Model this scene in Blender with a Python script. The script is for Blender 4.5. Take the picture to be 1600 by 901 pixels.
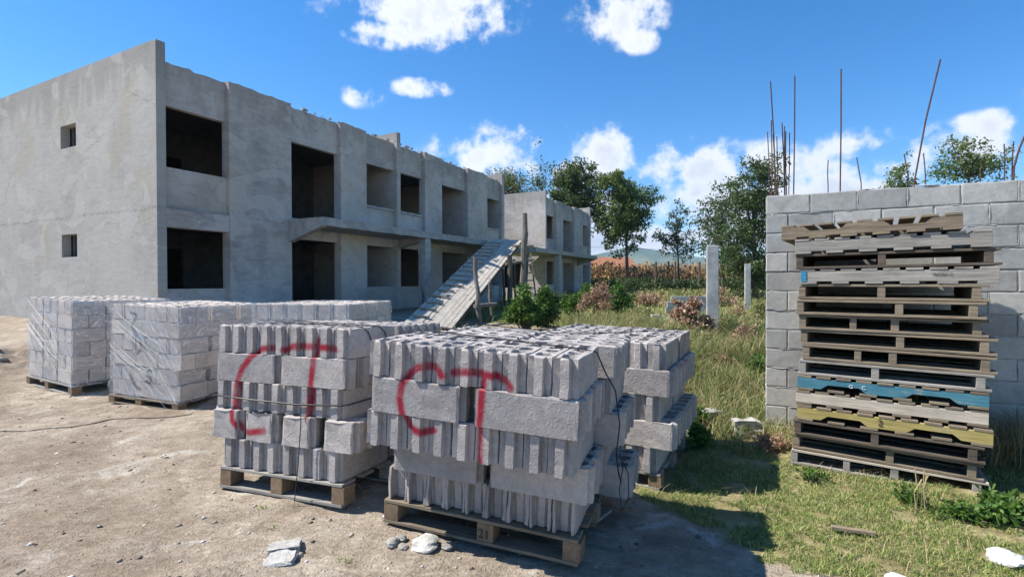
import bpy, bmesh, math, random
import numpy as np
from mathutils import Vector, Matrix
from math import sin, cos, radians, pi

for o in list(bpy.data.objects): bpy.data.objects.remove(o)
S = bpy.context.scene
COL = S.collection

# ------------------------------------------------------------------ camera
F_PX, PITCH, ROLL, EYE = 808.4, .0106, -.0024, 1.5
def cam_axes():
    f = np.array([0, cos(PITCH), -sin(PITCH)]); u = np.array([0, sin(PITCH), cos(PITCH)]); r = np.array([1., 0, 0])
    c, s = cos(ROLL), sin(ROLL)
    return c*r + s*u, -s*r + c*u, f
CR, CU, CF = cam_axes()
cd = bpy.data.cameras.new("camera"); cam = bpy.data.objects.new("camera", cd); COL.objects.link(cam)
cd.sensor_width = 36; cd.lens = 36*F_PX/1600; cd.clip_start = .05; cd.clip_end = 12000
m = Matrix.Identity(4)
for i in range(3):
    m[i][0] = CR[i]; m[i][1] = CU[i]; m[i][2] = -CF[i]
m[2][3] = EYE
cam.matrix_world = m
S.camera = cam

def at(px, py, Y):
    v = CF + CR*(px-800)/F_PX + CU*(450.5-py)/F_PX
    q = np.array([0, 0, EYE]) + v*(Y/v[1])
    return float(q[0]), float(q[1]), float(q[2])

# ------------------------------------------------------------------ nodes
class NT:
    def __init__(s, tree): s.t = tree; s.n = tree.nodes; s.l = tree.links
    def new(s, typ, **k):
        nd = s.n.new(typ)
        for a, b in k.items(): setattr(nd, a, b)
        return nd
    def set(s, sock, v):
        if isinstance(v, bpy.types.NodeSocket): s.l.new(v, sock)
        elif v is not None:
            if isinstance(v, (tuple, list)) and hasattr(sock.default_value, '__len__') and len(v) == 3 and len(sock.default_value) == 4: v = (*v, 1)
            sock.default_value = v
    def m(s, op, a, b=None, c=None, clamp=False):
        nd = s.new('ShaderNodeMath', operation=op, use_clamp=clamp)
        s.set(nd.inputs[0], a)
        if b is not None: s.set(nd.inputs[1], b)
        if c is not None: s.set(nd.inputs[2], c)
        return nd.outputs[0]
    def vm(s, op, a, b=None, out=0):
        nd = s.new('ShaderNodeVectorMath', operation=op); s.set(nd.inputs[0], a)
        if b is not None: s.set(nd.inputs[1], b)
        return nd.outputs[out]
    def dot(s, a, b): return s.vm('DOT_PRODUCT', a, b, 1)
    def noise(s, vec, scale, detail=4, rough=.55, dist=0):
        nd = s.new('ShaderNodeTexNoise'); s.set(nd.inputs['Vector'], vec)
        nd.inputs['Scale'].default_value = scale; nd.inputs['Detail'].default_value = detail
        nd.inputs['Roughness'].default_value = rough; nd.inputs['Distortion'].default_value = dist
        return nd.outputs['Fac']
    def voro(s, vec, scale, feature='F1'):
        nd = s.new('ShaderNodeTexVoronoi', feature=feature); s.set(nd.inputs['Vector'], vec); nd.inputs['Scale'].default_value = scale
        return nd.outputs['Distance']
    def ramp(s, fac, stops, interp='LINEAR'):
        nd = s.new('ShaderNodeValToRGB'); s.set(nd.inputs[0], fac); cr = nd.color_ramp; cr.interpolation = interp
        while len(cr.elements) < len(stops): cr.elements.new(.5)
        for e, (p, c) in zip(cr.elements, stops):
            e.position = p; e.color = (*c, 1) if len(c) == 3 else c
        return nd.outputs[0]
    def mix(s, fac, a, b, mode='MIX'):
        nd = s.new('ShaderNodeMix', data_type='RGBA', blend_type=mode)
        s.set(nd.inputs[0], fac); s.set(nd.inputs[6], a); s.set(nd.inputs[7], b)
        return nd.outputs[2]
    def mapr(s, v, a, b, c=0., d=1., smooth=True):
        nd = s.new('ShaderNodeMapRange'); nd.clamp = True
        if smooth: nd.interpolation_type = 'SMOOTHSTEP'
        s.set(nd.inputs[0], v)
        for i, q in enumerate((a, b, c, d)): s.set(nd.inputs[i+1], q)
        return nd.outputs[0]
    def scalevec(s, v, sc):
        nd = s.new('ShaderNodeMapping'); s.set(nd.inputs[0], v); nd.inputs['Scale'].default_value = sc
        return nd.outputs[0]

# ------------------------------------------------------------------ world and sun
SUN = Vector((-.80, .04, 1.03)).normalized()
EXPOSURE = 1.0
W = bpy.data.worlds.new("World"); S.world = W; W.use_nodes = True
w = NT(W.node_tree); w.n.clear()
sky = w.new('ShaderNodeTexSky', sky_type='NISHITA'); sky.sun_disc = False
sky.sun_elevation = math.asin(SUN.z); sky.sun_rotation = math.atan2(SUN.x, SUN.y) % (2*pi)
sky.altitude = 1800; sky.air_density = 1.0; sky.dust_density = .25; sky.ozone_density = 2.2
hs = w.new('ShaderNodeHueSaturation'); hs.inputs['Saturation'].default_value = 1.42; hs.inputs['Value'].default_value = 1.15
hs.inputs['Hue'].default_value = .500
w.l.new(sky.outputs[0], hs.inputs['Color'])
tc = w.new('ShaderNodeTexCoord'); D = tc.outputs['Generated']
sp = w.new('ShaderNodeSeparateXYZ'); w.l.new(D, sp.inputs[0])
az = w.m('ARCTAN2', sp.outputs[0], sp.outputs[1]); el = w.m('ARCSINE', sp.outputs[2])
wob = w.noise(D, 5.5, 7, .6); wob2 = w.noise(w.vm('ADD', D, (3.1, 1.7, .4)), 16, 6, .62)
def dirpx(px, py):
    v = CF + CR*(px-800)/F_PX + CU*(450.5-py)/F_PX; v = v/np.linalg.norm(v)
    return math.atan2(v[0], v[1]), math.asin(v[2])
CL = [(655,22,120,44,1.15),(700,-10,100,50,1.1),(600,45,70,26,.9),(968,28,66,42,.82),(1000,60,30,24,.6),(568,152,32,18,.68),(655,138,44,15,.72),
      (765,246,84,40,1.1),(720,236,46,26,.9),(815,258,44,30,.95),(942,240,54,40,1.05),(900,270,54,20,.9),
      (1072,262,72,38,1.1),(1085,310,86,40,1.15),(1130,280,36,28,.8),(1340,228,84,28,.62),(1250,262,86,34,.66),(1320,290,130,40,.72),(1540,200,66,24,.72),
      (1500,235,120,40,.7),(1400,262,110,34,.7),(990,376,170,24,1.1),(900,325,100,32,.85),(1160,330,90,42,.95),(1300,300,170,36,.85),(1166,188,18,7,.5),(870,200,60,12,.25),(830,355,120,40,.8),(1190,240,50,30,.4),
      (1700,190,150,60,.8),(-150,150,160,60,.7),(1230,350,160,50,.7),(-300,300,200,60,.8)]
dens = None
for (cx, cy, rx, ry, st) in CL:
    a0, e0 = dirpx(cx, cy); a1, _ = dirpx(cx+rx, cy); _, e1 = dirpx(cx, cy-ry)
    da = w.m('DIVIDE', w.m('SUBTRACT', az, a0), abs(a1-a0)); de = w.m('DIVIDE', w.m('SUBTRACT', el, e0), abs(e1-e0))
    r2 = w.m('ADD', w.m('MULTIPLY', da, da), w.m('MULTIPLY', de, de))
    b = w.m('MULTIPLY', w.m('POWER', 2.718, w.m('MULTIPLY', r2, -.85)), st)
    dens = b if dens is None else w.m('MAXIMUM', dens, b)
# scattered clouds for the half of the sky behind the viewer
back = w.m('MULTIPLY', w.mapr(w.noise(D, 2.2, 5, .55), .52, .75), w.mapr(sp.outputs[1], .25, -.2))
dens = w.m('MAXIMUM', dens, back)
fb = w.m('ADD', w.m('MULTIPLY', w.m('SUBTRACT', wob, .5), 2.3), w.m('MULTIPLY', w.m('SUBTRACT', wob2, .5), 2.3))
cden = w.m('ADD', dens, w.m('MULTIPLY', fb, w.mapr(dens, .02, .35)))
alpha = w.mapr(cden, .22, .84)
core = w.mapr(cden, .45, 1.35)
shade = w.mapr(w.noise(w.vm('ADD', D, (0, 0, .03)), 9, 5, .5), .35, .65)
ccol = w.mix(w.m('MULTIPLY', core, w.m('ADD', .55, w.m('MULTIPLY', shade, .45))), (6.4, 6.45, 6.6, 1), (4.0, 4.3, 4.8, 1))
skycol = w.mix(w.m('MULTIPLY', alpha, .96), hs.outputs[0], ccol)
bg = w.new('ShaderNodeBackground'); w.l.new(skycol, bg.inputs[0]); bg.inputs[1].default_value = .092
wo = w.new('ShaderNodeOutputWorld'); w.l.new(bg.outputs[0], wo.inputs[0])

sd = bpy.data.lights.new("sun", 'SUN'); sd.energy = 4.6; sd.angle = radians(.53); sd.color = (1, .95, .87)
so = bpy.data.objects.new("sun", sd); COL.objects.link(so); so.rotation_euler = SUN.to_track_quat('Z', 'Y').to_euler()
S.view_settings.view_transform = 'Standard'; S.view_settings.look = 'None'; S.view_settings.gamma = 1
S.view_settings.use_curve_mapping = False; S.view_settings.exposure = EXPOSURE
S.render.engine = 'CYCLES'

# ------------------------------------------------------------------ materials
MATS = {}
def mat(name, rough=.9, spec=.25):
    M = bpy.data.materials.new(name); M.use_nodes = True; t = NT(M.node_tree); t.n.clear()
    b = t.new('ShaderNodeBsdfPrincipled'); o = t.new('ShaderNodeOutputMaterial'); t.l.new(b.outputs[0], o.inputs[0])
    b.inputs['Roughness'].default_value = rough; b.inputs['Specular IOR Level'].default_value = spec
    t.b = b; t.out = o; MATS[name] = M
    t.pos = t.new('ShaderNodeNewGeometry').outputs['Position']
    return M, t
def bump(t, h, strength, dist=.01, prev=None):
    n = t.new('ShaderNodeBump'); n.inputs['Strength'].default_value = strength; n.inputs['Distance'].default_value = dist
    t.l.new(h, n.inputs['Height'])
    if prev is not None: t.l.new(prev, n.inputs['Normal'])
    t.l.new(n.outputs[0], t.b.inputs['Normal']); return n.outputs[0]
def simple(name, c1, c2, scale=6, rough=.9, bs=.3, bscale=60, bd=.004, detail=5, stretch=None, obj=False):
    M, t = mat(name, rough)
    v = t.pos if not obj else t.new('ShaderNodeTexCoord').outputs['Object']
    if stretch: v = t.scalevec(v, stretch)
    n = t.noise(v, scale, detail, .6)
    t.l.new(t.ramp(n, [(.3, c1), (.7, c2)]), t.b.inputs['Base Color'])
    if bs: bump(t, t.noise(v, bscale, 4, .6), bs, bd)
    return M
def leafmat(name, stops, trans=.35, rough=.55):
    M, t = mat(name, rough, .3)
    g = t.new('ShaderNodeNewGeometry'); r = g.outputs['Random Per Island']
    c = t.ramp(r, stops)
    t.l.new(c, t.b.inputs['Base Color'])
    tr = t.new('ShaderNodeBsdfTranslucent'); t.l.new(c, tr.inputs[0])
    mx = t.new('ShaderNodeMixShader'); mx.inputs[0].default_value = trans
    t.l.new(t.b.outputs[0], mx.inputs[1]); t.l.new(tr.outputs[0], mx.inputs[2]); t.l.new(mx.outputs[0], t.out.inputs[0])
    return M

def block_mat(name, base, strokes=None, frame=None, axis='y', width=.019, depth=.32, strength=.95, paint=(.30, .008, .028), r=0, smooth=1.):
    """Vibrated concrete: grainy, pale dusty top edges; optional spray paint strokes in a pile's own plane."""
    M, t = mat(name, .95, .15)
    info = t.new('ShaderNodeObjectInfo').outputs['Random']
    n1 = t.noise(t.pos, 3.1, 4); n2 = t.noise(t.pos, 26, 5, .65); n3 = t.noise(t.pos, 170, 3, .7)
    a = tuple(x*.74 for x in base); bb = tuple(x*1.22 for x in base)
    c = t.ramp(t.m('ADD', t.m('MULTIPLY', n1, .55), t.m('MULTIPLY', n2, .45)), [(.34, a), (.66, bb)])
    c = t.mix(.5, c, t.ramp(n3, [(.3, (.66, .66, .66)), (.58, (1.05, 1.05, 1.05))]), 'MULTIPLY')
    c = t.mix(.75, c, t.ramp(info, [(0, (.70, .70, .72)), (.35, (.92, .91, .90)), (.7, (1.02, 1.0, .98)), (1, (1.18, 1.15, 1.10))]), 'MULTIPLY')
    if strokes:
        O, U, N = frame[:3]   # origin, in-plane horizontal axis, plane normal (into the pile)
        rel = t.vm('SUBTRACT', t.pos, tuple(O))
        x = t.dot(rel, tuple(U)); zz = t.dot(rel, tuple(frame[3])); dd = t.dot(rel, tuple(N))
        dist = None
        for pl in strokes:
            for (x0, z0), (x1, z1) in zip(pl[:-1], pl[1:]):
                dx, dz = x1-x0, z1-z0; L2 = dx*dx+dz*dz
                px = t.m('SUBTRACT', x, x0); pz = t.m('SUBTRACT', zz, z0)
                h = t.m('ADD', t.m('MULTIPLY', px, dx/L2), t.m('MULTIPLY', pz, dz/L2), clamp=True)
                ex = t.m('SUBTRACT', px, t.m('MULTIPLY', h, dx)); ez = t.m('SUBTRACT', pz, t.m('MULTIPLY', h, dz))
                d2 = t.m('ADD', t.m('MULTIPLY', ex, ex), t.m('MULTIPLY', ez, ez))
                dist = d2 if dist is None else t.m('MINIMUM', dist, d2)
        dist = t.m('SQRT', dist)
        dist = t.m('ADD', dist, t.m('MULTIPLY', t.m('SUBTRACT', t.noise(t.pos, 90, 4, .8), .5), .016))
        f = t.mapr(dist, width*1.5, width*.35)
        f = t.m('MULTIPLY', f, t.m('LESS_THAN', dd, depth))
        nrm = t.dot(t.new('ShaderNodeNewGeometry').outputs['True Normal'], tuple(-q for q in N))
        f = t.m('MULTIPLY', f, t.mapr(nrm, -.1, .35)); f = t.m('MULTIPLY', f, strength)
        f = t.m('MULTIPLY', f, t.mapr(t.noise(t.pos, 13, 3), .25, .6, .72, 1.))
        c = t.mix(f, c, (*paint, 1))
    t.l.new(c, t.b.inputs['Base Color'])
    hgt = t.m('ADD', t.m('MULTIPLY', n3, 1.0), t.m('MULTIPLY', t.noise(t.pos, 75, 4, .7), .8))
    bump(t, t.m('ADD', hgt, t.m('MULTIPLY', t.mapr(t.noise(t.pos, 48, 3, .6), .52, .7), .7)), .75*smooth, .004)
    return M

def render_mat(name, base, k=1.):
    """Cement render on building walls: broad patches, trowel sweeps, damp stains below the parapet, lift line, hairline cracks."""
    M, t = mat(name, .93, .2)
    p = t.pos; z = t.dot(p, (0, 0, 1))
    big = t.noise(p, .33, 4, .5, .4); mid = t.noise(p, 1.5, 6, .62, .8); fine = t.noise(p, 9, 5, .65)
    trow = t.noise(t.scalevec(p, (1, 1, 3.6)), 1.5, 4, .6, 1.6)
    f = t.m('ADD', t.m('ADD', t.m('MULTIPLY', big, .40), t.m('MULTIPLY', mid, .25)), t.m('ADD', t.m('MULTIPLY', fine, .12), t.m('MULTIPLY', trow, .23)))
    c = t.ramp(f, [(.38, tuple(x*(1-.34*k) for x in base)), (.5, base), (.62, tuple(x*(1+.24*k) for x in base))])
    # yellowish and greenish weathering
    c = t.mix(t.mapr(t.noise(t.scalevec(p, (.8, .8, .6)), .9, 4), .5, .7, 0, .5), c, tuple(base[i]*(.92, .86, .70)[i] for i in range(3)))
    # damp stains that start at the parapet, ragged lower edge
    edge = t.m('ADD', z, t.m('MULTIPLY', t.m('SUBTRACT', t.noise(t.scalevec(p, (1.6, 1.6, .25)), 1.5, 5, .65), .5), 3.2))
    c = t.mix(t.mapr(edge, 5.9, 6.7, 0, .42), c, tuple(x*.5 for x in base))
    # thin run-off streaks
    st = t.noise(t.scalevec(p, (9, 9, .35)), 1.0, 4, .7)
    c = t.mix(t.m('MULTIPLY', t.mapr(st, .60, .70, 0, .55), t.mapr(t.noise(p, .8, 3), .45, .62)), c, tuple(x*.55 for x in base))
    # lift line between the two casts of plaster, and patched areas of fresher mix
    zz = t.m('ADD', z, t.m('MULTIPLY', t.m('SUBTRACT', t.noise(p, 1.3, 4), .5), .25))
    c = t.mix(t.m('MULTIPLY', t.mapr(t.m('ABSOLUTE', t.m('SUBTRACT', zz, 3.22)), .05, .01, 0, .6), t.mapr(fine, .4, .6)), c, tuple(x*.52 for x in base))
    pt = t.mapr(t.noise(t.scalevec(p, (1, 1, 1.3)), .75, 3, .4, 1.2), .59, .605, 0, .45)
    c = t.mix(pt, c, tuple(x*1.22 for x in base))
    cr = t.voro(t.vm('ADD', p, t.vm('MULTIPLY', t.scalevec(p, (1, 1, 1)), (0, 0, 0))), .55, 'DISTANCE_TO_EDGE')
    cr = t.m('ADD', cr, t.m('MULTIPLY', t.m('SUBTRACT', t.noise(p, 4, 5, .7), .5), .12))
    c = t.mix(t.m('MULTIPLY', t.mapr(t.m('ABSOLUTE', cr), .006, .001, 0, .5), t.mapr(big, .5, .6)), c, tuple(x*.35 for x in base))
    t.l.new(c, t.b.inputs['Base Color'])
    bump(t, t.m('ADD', t.m('ADD', fine, t.m('MULTIPLY', trow, .8)), t.m('MULTIPLY', t.noise(p, 90, 3), .25)), .5, .012)
    return M

def wood_mat(name, c1, c2, axis=(1., 14., 14.), rough=.85, worn=0):
    M, t = mat(name, rough, .2)
    v = t.new('ShaderNodeTexCoord').outputs['Object']; info = t.new('ShaderNodeObjectInfo').outputs['Random']
    v = t.vm('ADD', v, t.new('ShaderNodeCombineXYZ').outputs[0])
    cx = t.new('ShaderNodeCombineXYZ'); t.l.new(t.m('MULTIPLY', info, 31), cx.inputs[0]); t.l.new(t.m('MULTIPLY', info, 17), cx.inputs[1])
    v = t.vm('ADD', v, cx.outputs[0]); v2 = t.scalevec(v, axis)
    n = t.noise(v2, 4.5, 6, .65, .5); big = t.noise(v, 3.5, 4)
    isl = t.new('ShaderNodeNewGeometry').outputs['Random Per Island']
    c = t.ramp(t.m('ADD', t.m('MULTIPLY', n, .7), t.m('MULTIPLY', big, .3)), [(.33, c1), (.68, c2)])
    c = t.mix(.6, c, t.ramp(isl, [(0, (.72, .70, .68)), (1, (1.12, 1.1, 1.05))]), 'MULTIPLY')
    c = t.mix(.5, c, t.ramp(info, [(0, (.75, .74, .73)), (1, (1.1, 1.06, 1.0))]), 'MULTIPLY')
    c = t.mix(t.mapr(t.noise(v2, 9, 3, .7), .62, .72, 0, .5), c, tuple(x*.4 for x in c1))
    if worn:
        c = t.mix(t.mapr(t.m('ADD', t.m('MULTIPLY', t.noise(v, 7, 5, .7), .6), t.m('MULTIPLY', n, .4)), .53, .60, 0, .85), c, (.30, .25, .19, 1))
    c = t.mix(t.mapr(t.voro(v, 16), .035, .02, 0, .8), c, (.04, .025, .02, 1))
    c = t.mix(t.mapr(t.noise(v, 2.2, 5, .7), .55, .72, 0, .5), c, tuple(x*.45 for x in c1))
    t.l.new(c, t.b.inputs['Base Color']); bump(t, n, .6, .005)
    return M

BLK = (.405, .372, .352)
M_wood = wood_mat('weathered_wood', (.11, .09, .068), (.30, .245, .18))
M_woodgrey = wood_mat('grey_wood', (.17, .16, .15), (.37, .35, .32))
M_plank = wood_mat('bleached_planks', (.31, .285, .25), (.62, .57, .50), (3, 3, 3))
M_wooddark = wood_mat('dark_wood', (.055, .045, .037), (.155, .125, .10))
M_woodwhite = wood_mat('whitewashed_wood', (.33, .29, .24), (.58, .52, .44))
M_bluep = wood_mat('blue_painted_wood', (.035, .13, .18), (.09, .25, .33), worn=.5)
M_yel = wood_mat('yellow_painted_wood', (.27, .225, .08), (.50, .41, .16), worn=.5)
M_end = wood_mat('end_grain_wood', (.13, .095, .065), (.28, .20, .13), (5, 5, 5))
M_wallA = render_mat('sunlit_cement_render', (.345, .332, .31), .6)  # sunlit copy of the facade's render, with its own base tone
M_fac = render_mat('shade_lifted_grey_render', (.42, .385, .362), 1.1)  # same render as the end wall, base lightened to lift the facade's shade
M_intr = simple('shade_dark_interior', (.05, .05, .052), (.10, .098, .096), 3, bs=.2, bscale=30)  # room shade put into the colour: inner walls and slabs darkened
M_conc = simple('raw_concrete', (.27, .265, .255), (.45, .445, .43), 5, bs=.5, bscale=40, bd=.006)
M_slab = simple('slab_concrete', (.24, .235, .225), (.40, .39, .37), 4, bs=.5, bscale=25, bd=.01)
M_film = None
M_rust = simple('rusty_steel', (.055, .03, .025), (.12, .06, .04), 30, .8, .3, 200)
M_wire = simple('black_wire', (.012, .012, .014), (.03, .03, .032), 20, .5, 0)
M_bark = simple('bark', (.06, .05, .04), (.16, .135, .11), 9, bs=.8, bscale=20, bd=.02, stretch=(1, 1, .25))
M_pole = simple('pole_wood', (.10, .085, .07), (.26, .23, .20), 7, bs=.6, bscale=20, bd=.01, stretch=(1, 1, .2))
M_rock = simple('pale_rubble', (.25, .24, .22), (.50, .485, .45), 14, bs=.8, bscale=40, bd=.01)
M_rockg = simple('grey_stone', (.16, .15, .135), (.33, .31, .28), 14, bs=.8, bscale=40, bd=.01)
M_plast = simple('white_plastic_sheet', (.45, .445, .43), (.68, .67, .65), 8, .45, .4, 25, .02)
M_tile = simple('clay_tiles', (.22, .09, .05), (.42, .20, .11), 3, bs=.5, bscale=4, bd=.1)
M_brick = simple('old_brick', (.20, .10, .07), (.34, .2, .14), 3, bs=.3, bscale=9)
M_leaf = leafmat('tree_leaves', [(0, (.045, .085, .02)), (.45, (.095, .155, .035)), (.8, (.16, .22, .06)), (1, (.25, .29, .10))], .42)
M_leafd = leafmat('dark_leaves', [(0, (.028, .055, .018)), (.5, (.065, .108, .032)), (.85, (.115, .17, .055)), (1, (.21, .24, .11))], .4)
M_leafy = leafmat('yellowish_leaves', [(0, (.05, .065, .015)), (.5, (.10, .13, .03)), (1, (.19, .19, .05))])
M_bush = leafmat('bush_leaves', [(0, (.03, .07, .012)), (.5, (.075, .16, .025)), (1, (.17, .27, .06))], .4)
M_drybush = leafmat('dry_bush_leaves', [(0, (.14, .085, .05)), (.5, (.36, .22, .14)), (1, (.60, .42, .29))], .3)
M_corn = leafmat('dry_corn_leaves', [(0, (.12, .065, .025)), (.45, (.30, .17, .07)), (1, (.52, .34, .16))], .3)
M_grass = leafmat('short_grass', [(0, (.07, .13, .025)), (.45, (.16, .26, .05)), (.75, (.32, .36, .10)), (1, (.58, .50, .25))], .3)
M_weed = leafmat('tall_weeds', [(0, (.05, .09, .018)), (.36, (.12, .19, .04)), (.58, (.26, .26, .09)), (.82, (.43, .35, .17)), (1, (.54, .39, .24))], .3)
M_straw = leafmat('dry_straw', [(0, (.17, .13, .06)), (.5, (.34, .27, .13)), (1, (.52, .44, .26))], .25)

# ground
M_ground, t = mat('ground', .97, .1)
at_ = t.new('ShaderNodeAttribute', attribute_name='grass').outputs['Fac']
p = t.pos
n1 = t.noise(p, .9, 5, .6, .4); n2 = t.noise(p, 6.5, 6, .65, .3); n3 = t.noise(p, 46, 4, .7); n4 = t.noise(t.vm('ADD', p, (7, 3, 1)), 1.9, 5, .62, 1.2)
dirt = t.ramp(t.m('ADD', t.m('MULTIPLY', n1, .45), t.m('MULTIPLY', n2, .55)), [(.33, (.205, .16, .115)), (.5, (.35, .29, .225)), (.66, (.50, .435, .35))])
dirt = t.mix(t.mapr(n4, .56, .70, 0, .7), dirt, (.56, .53, .47))
dirt = t.mix(t.mapr(n4, .44, .30, 0, .7), dirt, (.21, .165, .13))
peb = t.voro(p, 38); dirt = t.mix(t.mapr(peb, .24, .10, 0, .35), dirt, t.ramp(n3, [(.35, (.13, .11, .09)), (.65, (.60, .57, .52))]))
dirt = t.mix(t.mapr(t.noise(t.scalevec(p, (1, .6, 1)), .62, 5, .6, .8), .47, .62, 0, .55), dirt, (.235, .18, .135))
dirt = t.mix(.55, dirt, t.ramp(n3, [(.3, (.55, .54, .52)), (.65, (1.12, 1.1, 1.08))]), 'MULTIPLY')
soil = t.ramp(n2, [(.3, (.15, .135, .06)), (.55, (.28, .24, .12)), (.75, (.42, .36, .21))])
far = t.ramp(t.noise(p, .35, 5, .6), [(.3, (.10, .13, .035)), (.55, (.18, .19, .06)), (.75, (.27, .24, .10))])
dist = t.dot(p, (0, 1, 0)); soil = t.mix(t.mapr(dist, 8, 16), soil, far)
gm = t.mapr(t.m('ADD', at_, t.m('MULTIPLY', t.m('SUBTRACT', t.noise(p, 3.4, 5, .7), .5), .9)), .36, .66)
t.l.new(t.mix(gm, dirt, soil), t.b.inputs['Base Color'])
hh = t.m('ADD', t.m('ADD', t.m('MULTIPLY', n3, .30), t.m('MULTIPLY', n2, .8)), t.m('MULTIPLY', t.mapr(peb, .3, .1), .22))
hh = t.m('ADD', hh, t.m('MULTIPLY', t.noise(t.scalevec(p, (1, 1.8, 1)), 15, 5, .75, .8), .75))
bump(t, hh, .9, .035)

M_hill = None
M_hill, t = mat('hill', 1, .05)
t.l.new(t.ramp(t.noise(t.pos, .006, 7, .65), [(.36, (.035, .065, .03)), (.5, (.075, .11, .05)), (.66, (.15, .17, .08))]), t.b.inputs['Base Color'])

M_film, t = mat('stretch_film', .16, .5)
v = t.new('ShaderNodeTexCoord').outputs['Object']
sx = t.new('ShaderNodeSeparateXYZ'); t.l.new(v, sx.inputs[0]); cx = t.new('ShaderNodeCombineXYZ')
t.l.new(t.m('ADD', sx.outputs[0], t.m('MULTIPLY', sx.outputs[2], .8)), cx.inputs[2]); t.l.new(t.m('MULTIPLY', t.m('SUBTRACT', t.m('MULTIPLY', sx.outputs[0], -.9), sx.outputs[2]), .18), cx.inputs[0]); t.l.new(sx.outputs[1], cx.inputs[1])
cx2 = t.vm('MULTIPLY', cx.outputs[0], (1, 1, 2.2))
wr = t.noise(cx2, 3.0, 6, .62, 1.2)
ridge = t.mapr(t.m('ABSOLUTE', t.m('SUBTRACT', wr, .5)), .028, .0)
gl = t.new('ShaderNodeBsdfGlossy'); gl.inputs['Roughness'].default_value = .18; gl.inputs['Color'].default_value = (.9, .93, .96, 1)
df = t.new('ShaderNodeBsdfDiffuse'); df.inputs['Color'].default_value = (.72, .74, .76, 1)
bn = t.new('ShaderNodeBump'); bn.inputs['Strength'].default_value = .9; bn.inputs['Distance'].default_value = .05; t.l.new(wr, bn.inputs['Height']); t.l.new(bn.outputs[0], gl.inputs['Normal'])
tp = t.new('ShaderNodeBsdfTransparent'); tp.inputs['Color'].default_value = (.97, .97, .98, 1)
m1 = t.new('ShaderNodeMixShader'); m1.inputs[0].default_value = .45; t.l.new(gl.outputs[0], m1.inputs[1]); t.l.new(df.outputs[0], m1.inputs[2])
fac = t.m('ADD', .13, t.m('MULTIPLY', t.m('ADD', ridge, t.mapr(wr, .56, .7)), .34))
m2 = t.new('ShaderNodeMixShader'); t.l.new(fac, m2.inputs[0]); t.l.new(tp.outputs[0], m2.inputs[1]); t.l.new(m1.outputs[0], m2.inputs[2]); t.l.new(m2.outputs[0], t.out.inputs[0])

# ------------------------------------------------------------------ object helpers
def tag(o, label=None, cat=None, group=None, kind=None):
    if label: o['label'] = label
    if cat: o['category'] = cat
    if group: o['group'] = group
    if kind: o['kind'] = kind
    return o
def empty(name, loc=(0, 0, 0), rz=0, label=None, cat=None, group=None):
    o = bpy.data.objects.new(name, None); COL.objects.link(o); o.location = loc; o.rotation_euler = (0, 0, rz)
    o.empty_display_size = .1
    return tag(o, label, cat, group)
def link(name, me, mt, parent=None):
    o = bpy.data.objects.new(name, me); COL.objects.link(o)
    if mt is not None and not me.materials: me.materials.append(mt)
    if parent is not None: o.parent = parent
    return o
def fast(name, V, Fc, mt=None, smooth=False):
    V = np.asarray(V, np.float32); Fc = np.asarray(Fc, np.int32); me = bpy.data.meshes.new(name)
    me.vertices.add(len(V)); me.vertices.foreach_set('co', V.ravel())
    k = Fc.shape[1]; me.loops.add(Fc.size); me.loops.foreach_set('vertex_index', Fc.ravel())
    me.polygons.add(len(Fc)); me.polygons.foreach_set('loop_start', np.arange(0, Fc.size, k, dtype=np.int32))
    me.polygons.foreach_set('loop_total', np.full(len(Fc), k, np.int32))
    if smooth: me.polygons.foreach_set('use_smooth', np.ones(len(Fc), bool))
    me.update(calc_edges=True); me.validate()
    if mt: me.materials.append(mt)
    return me
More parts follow.
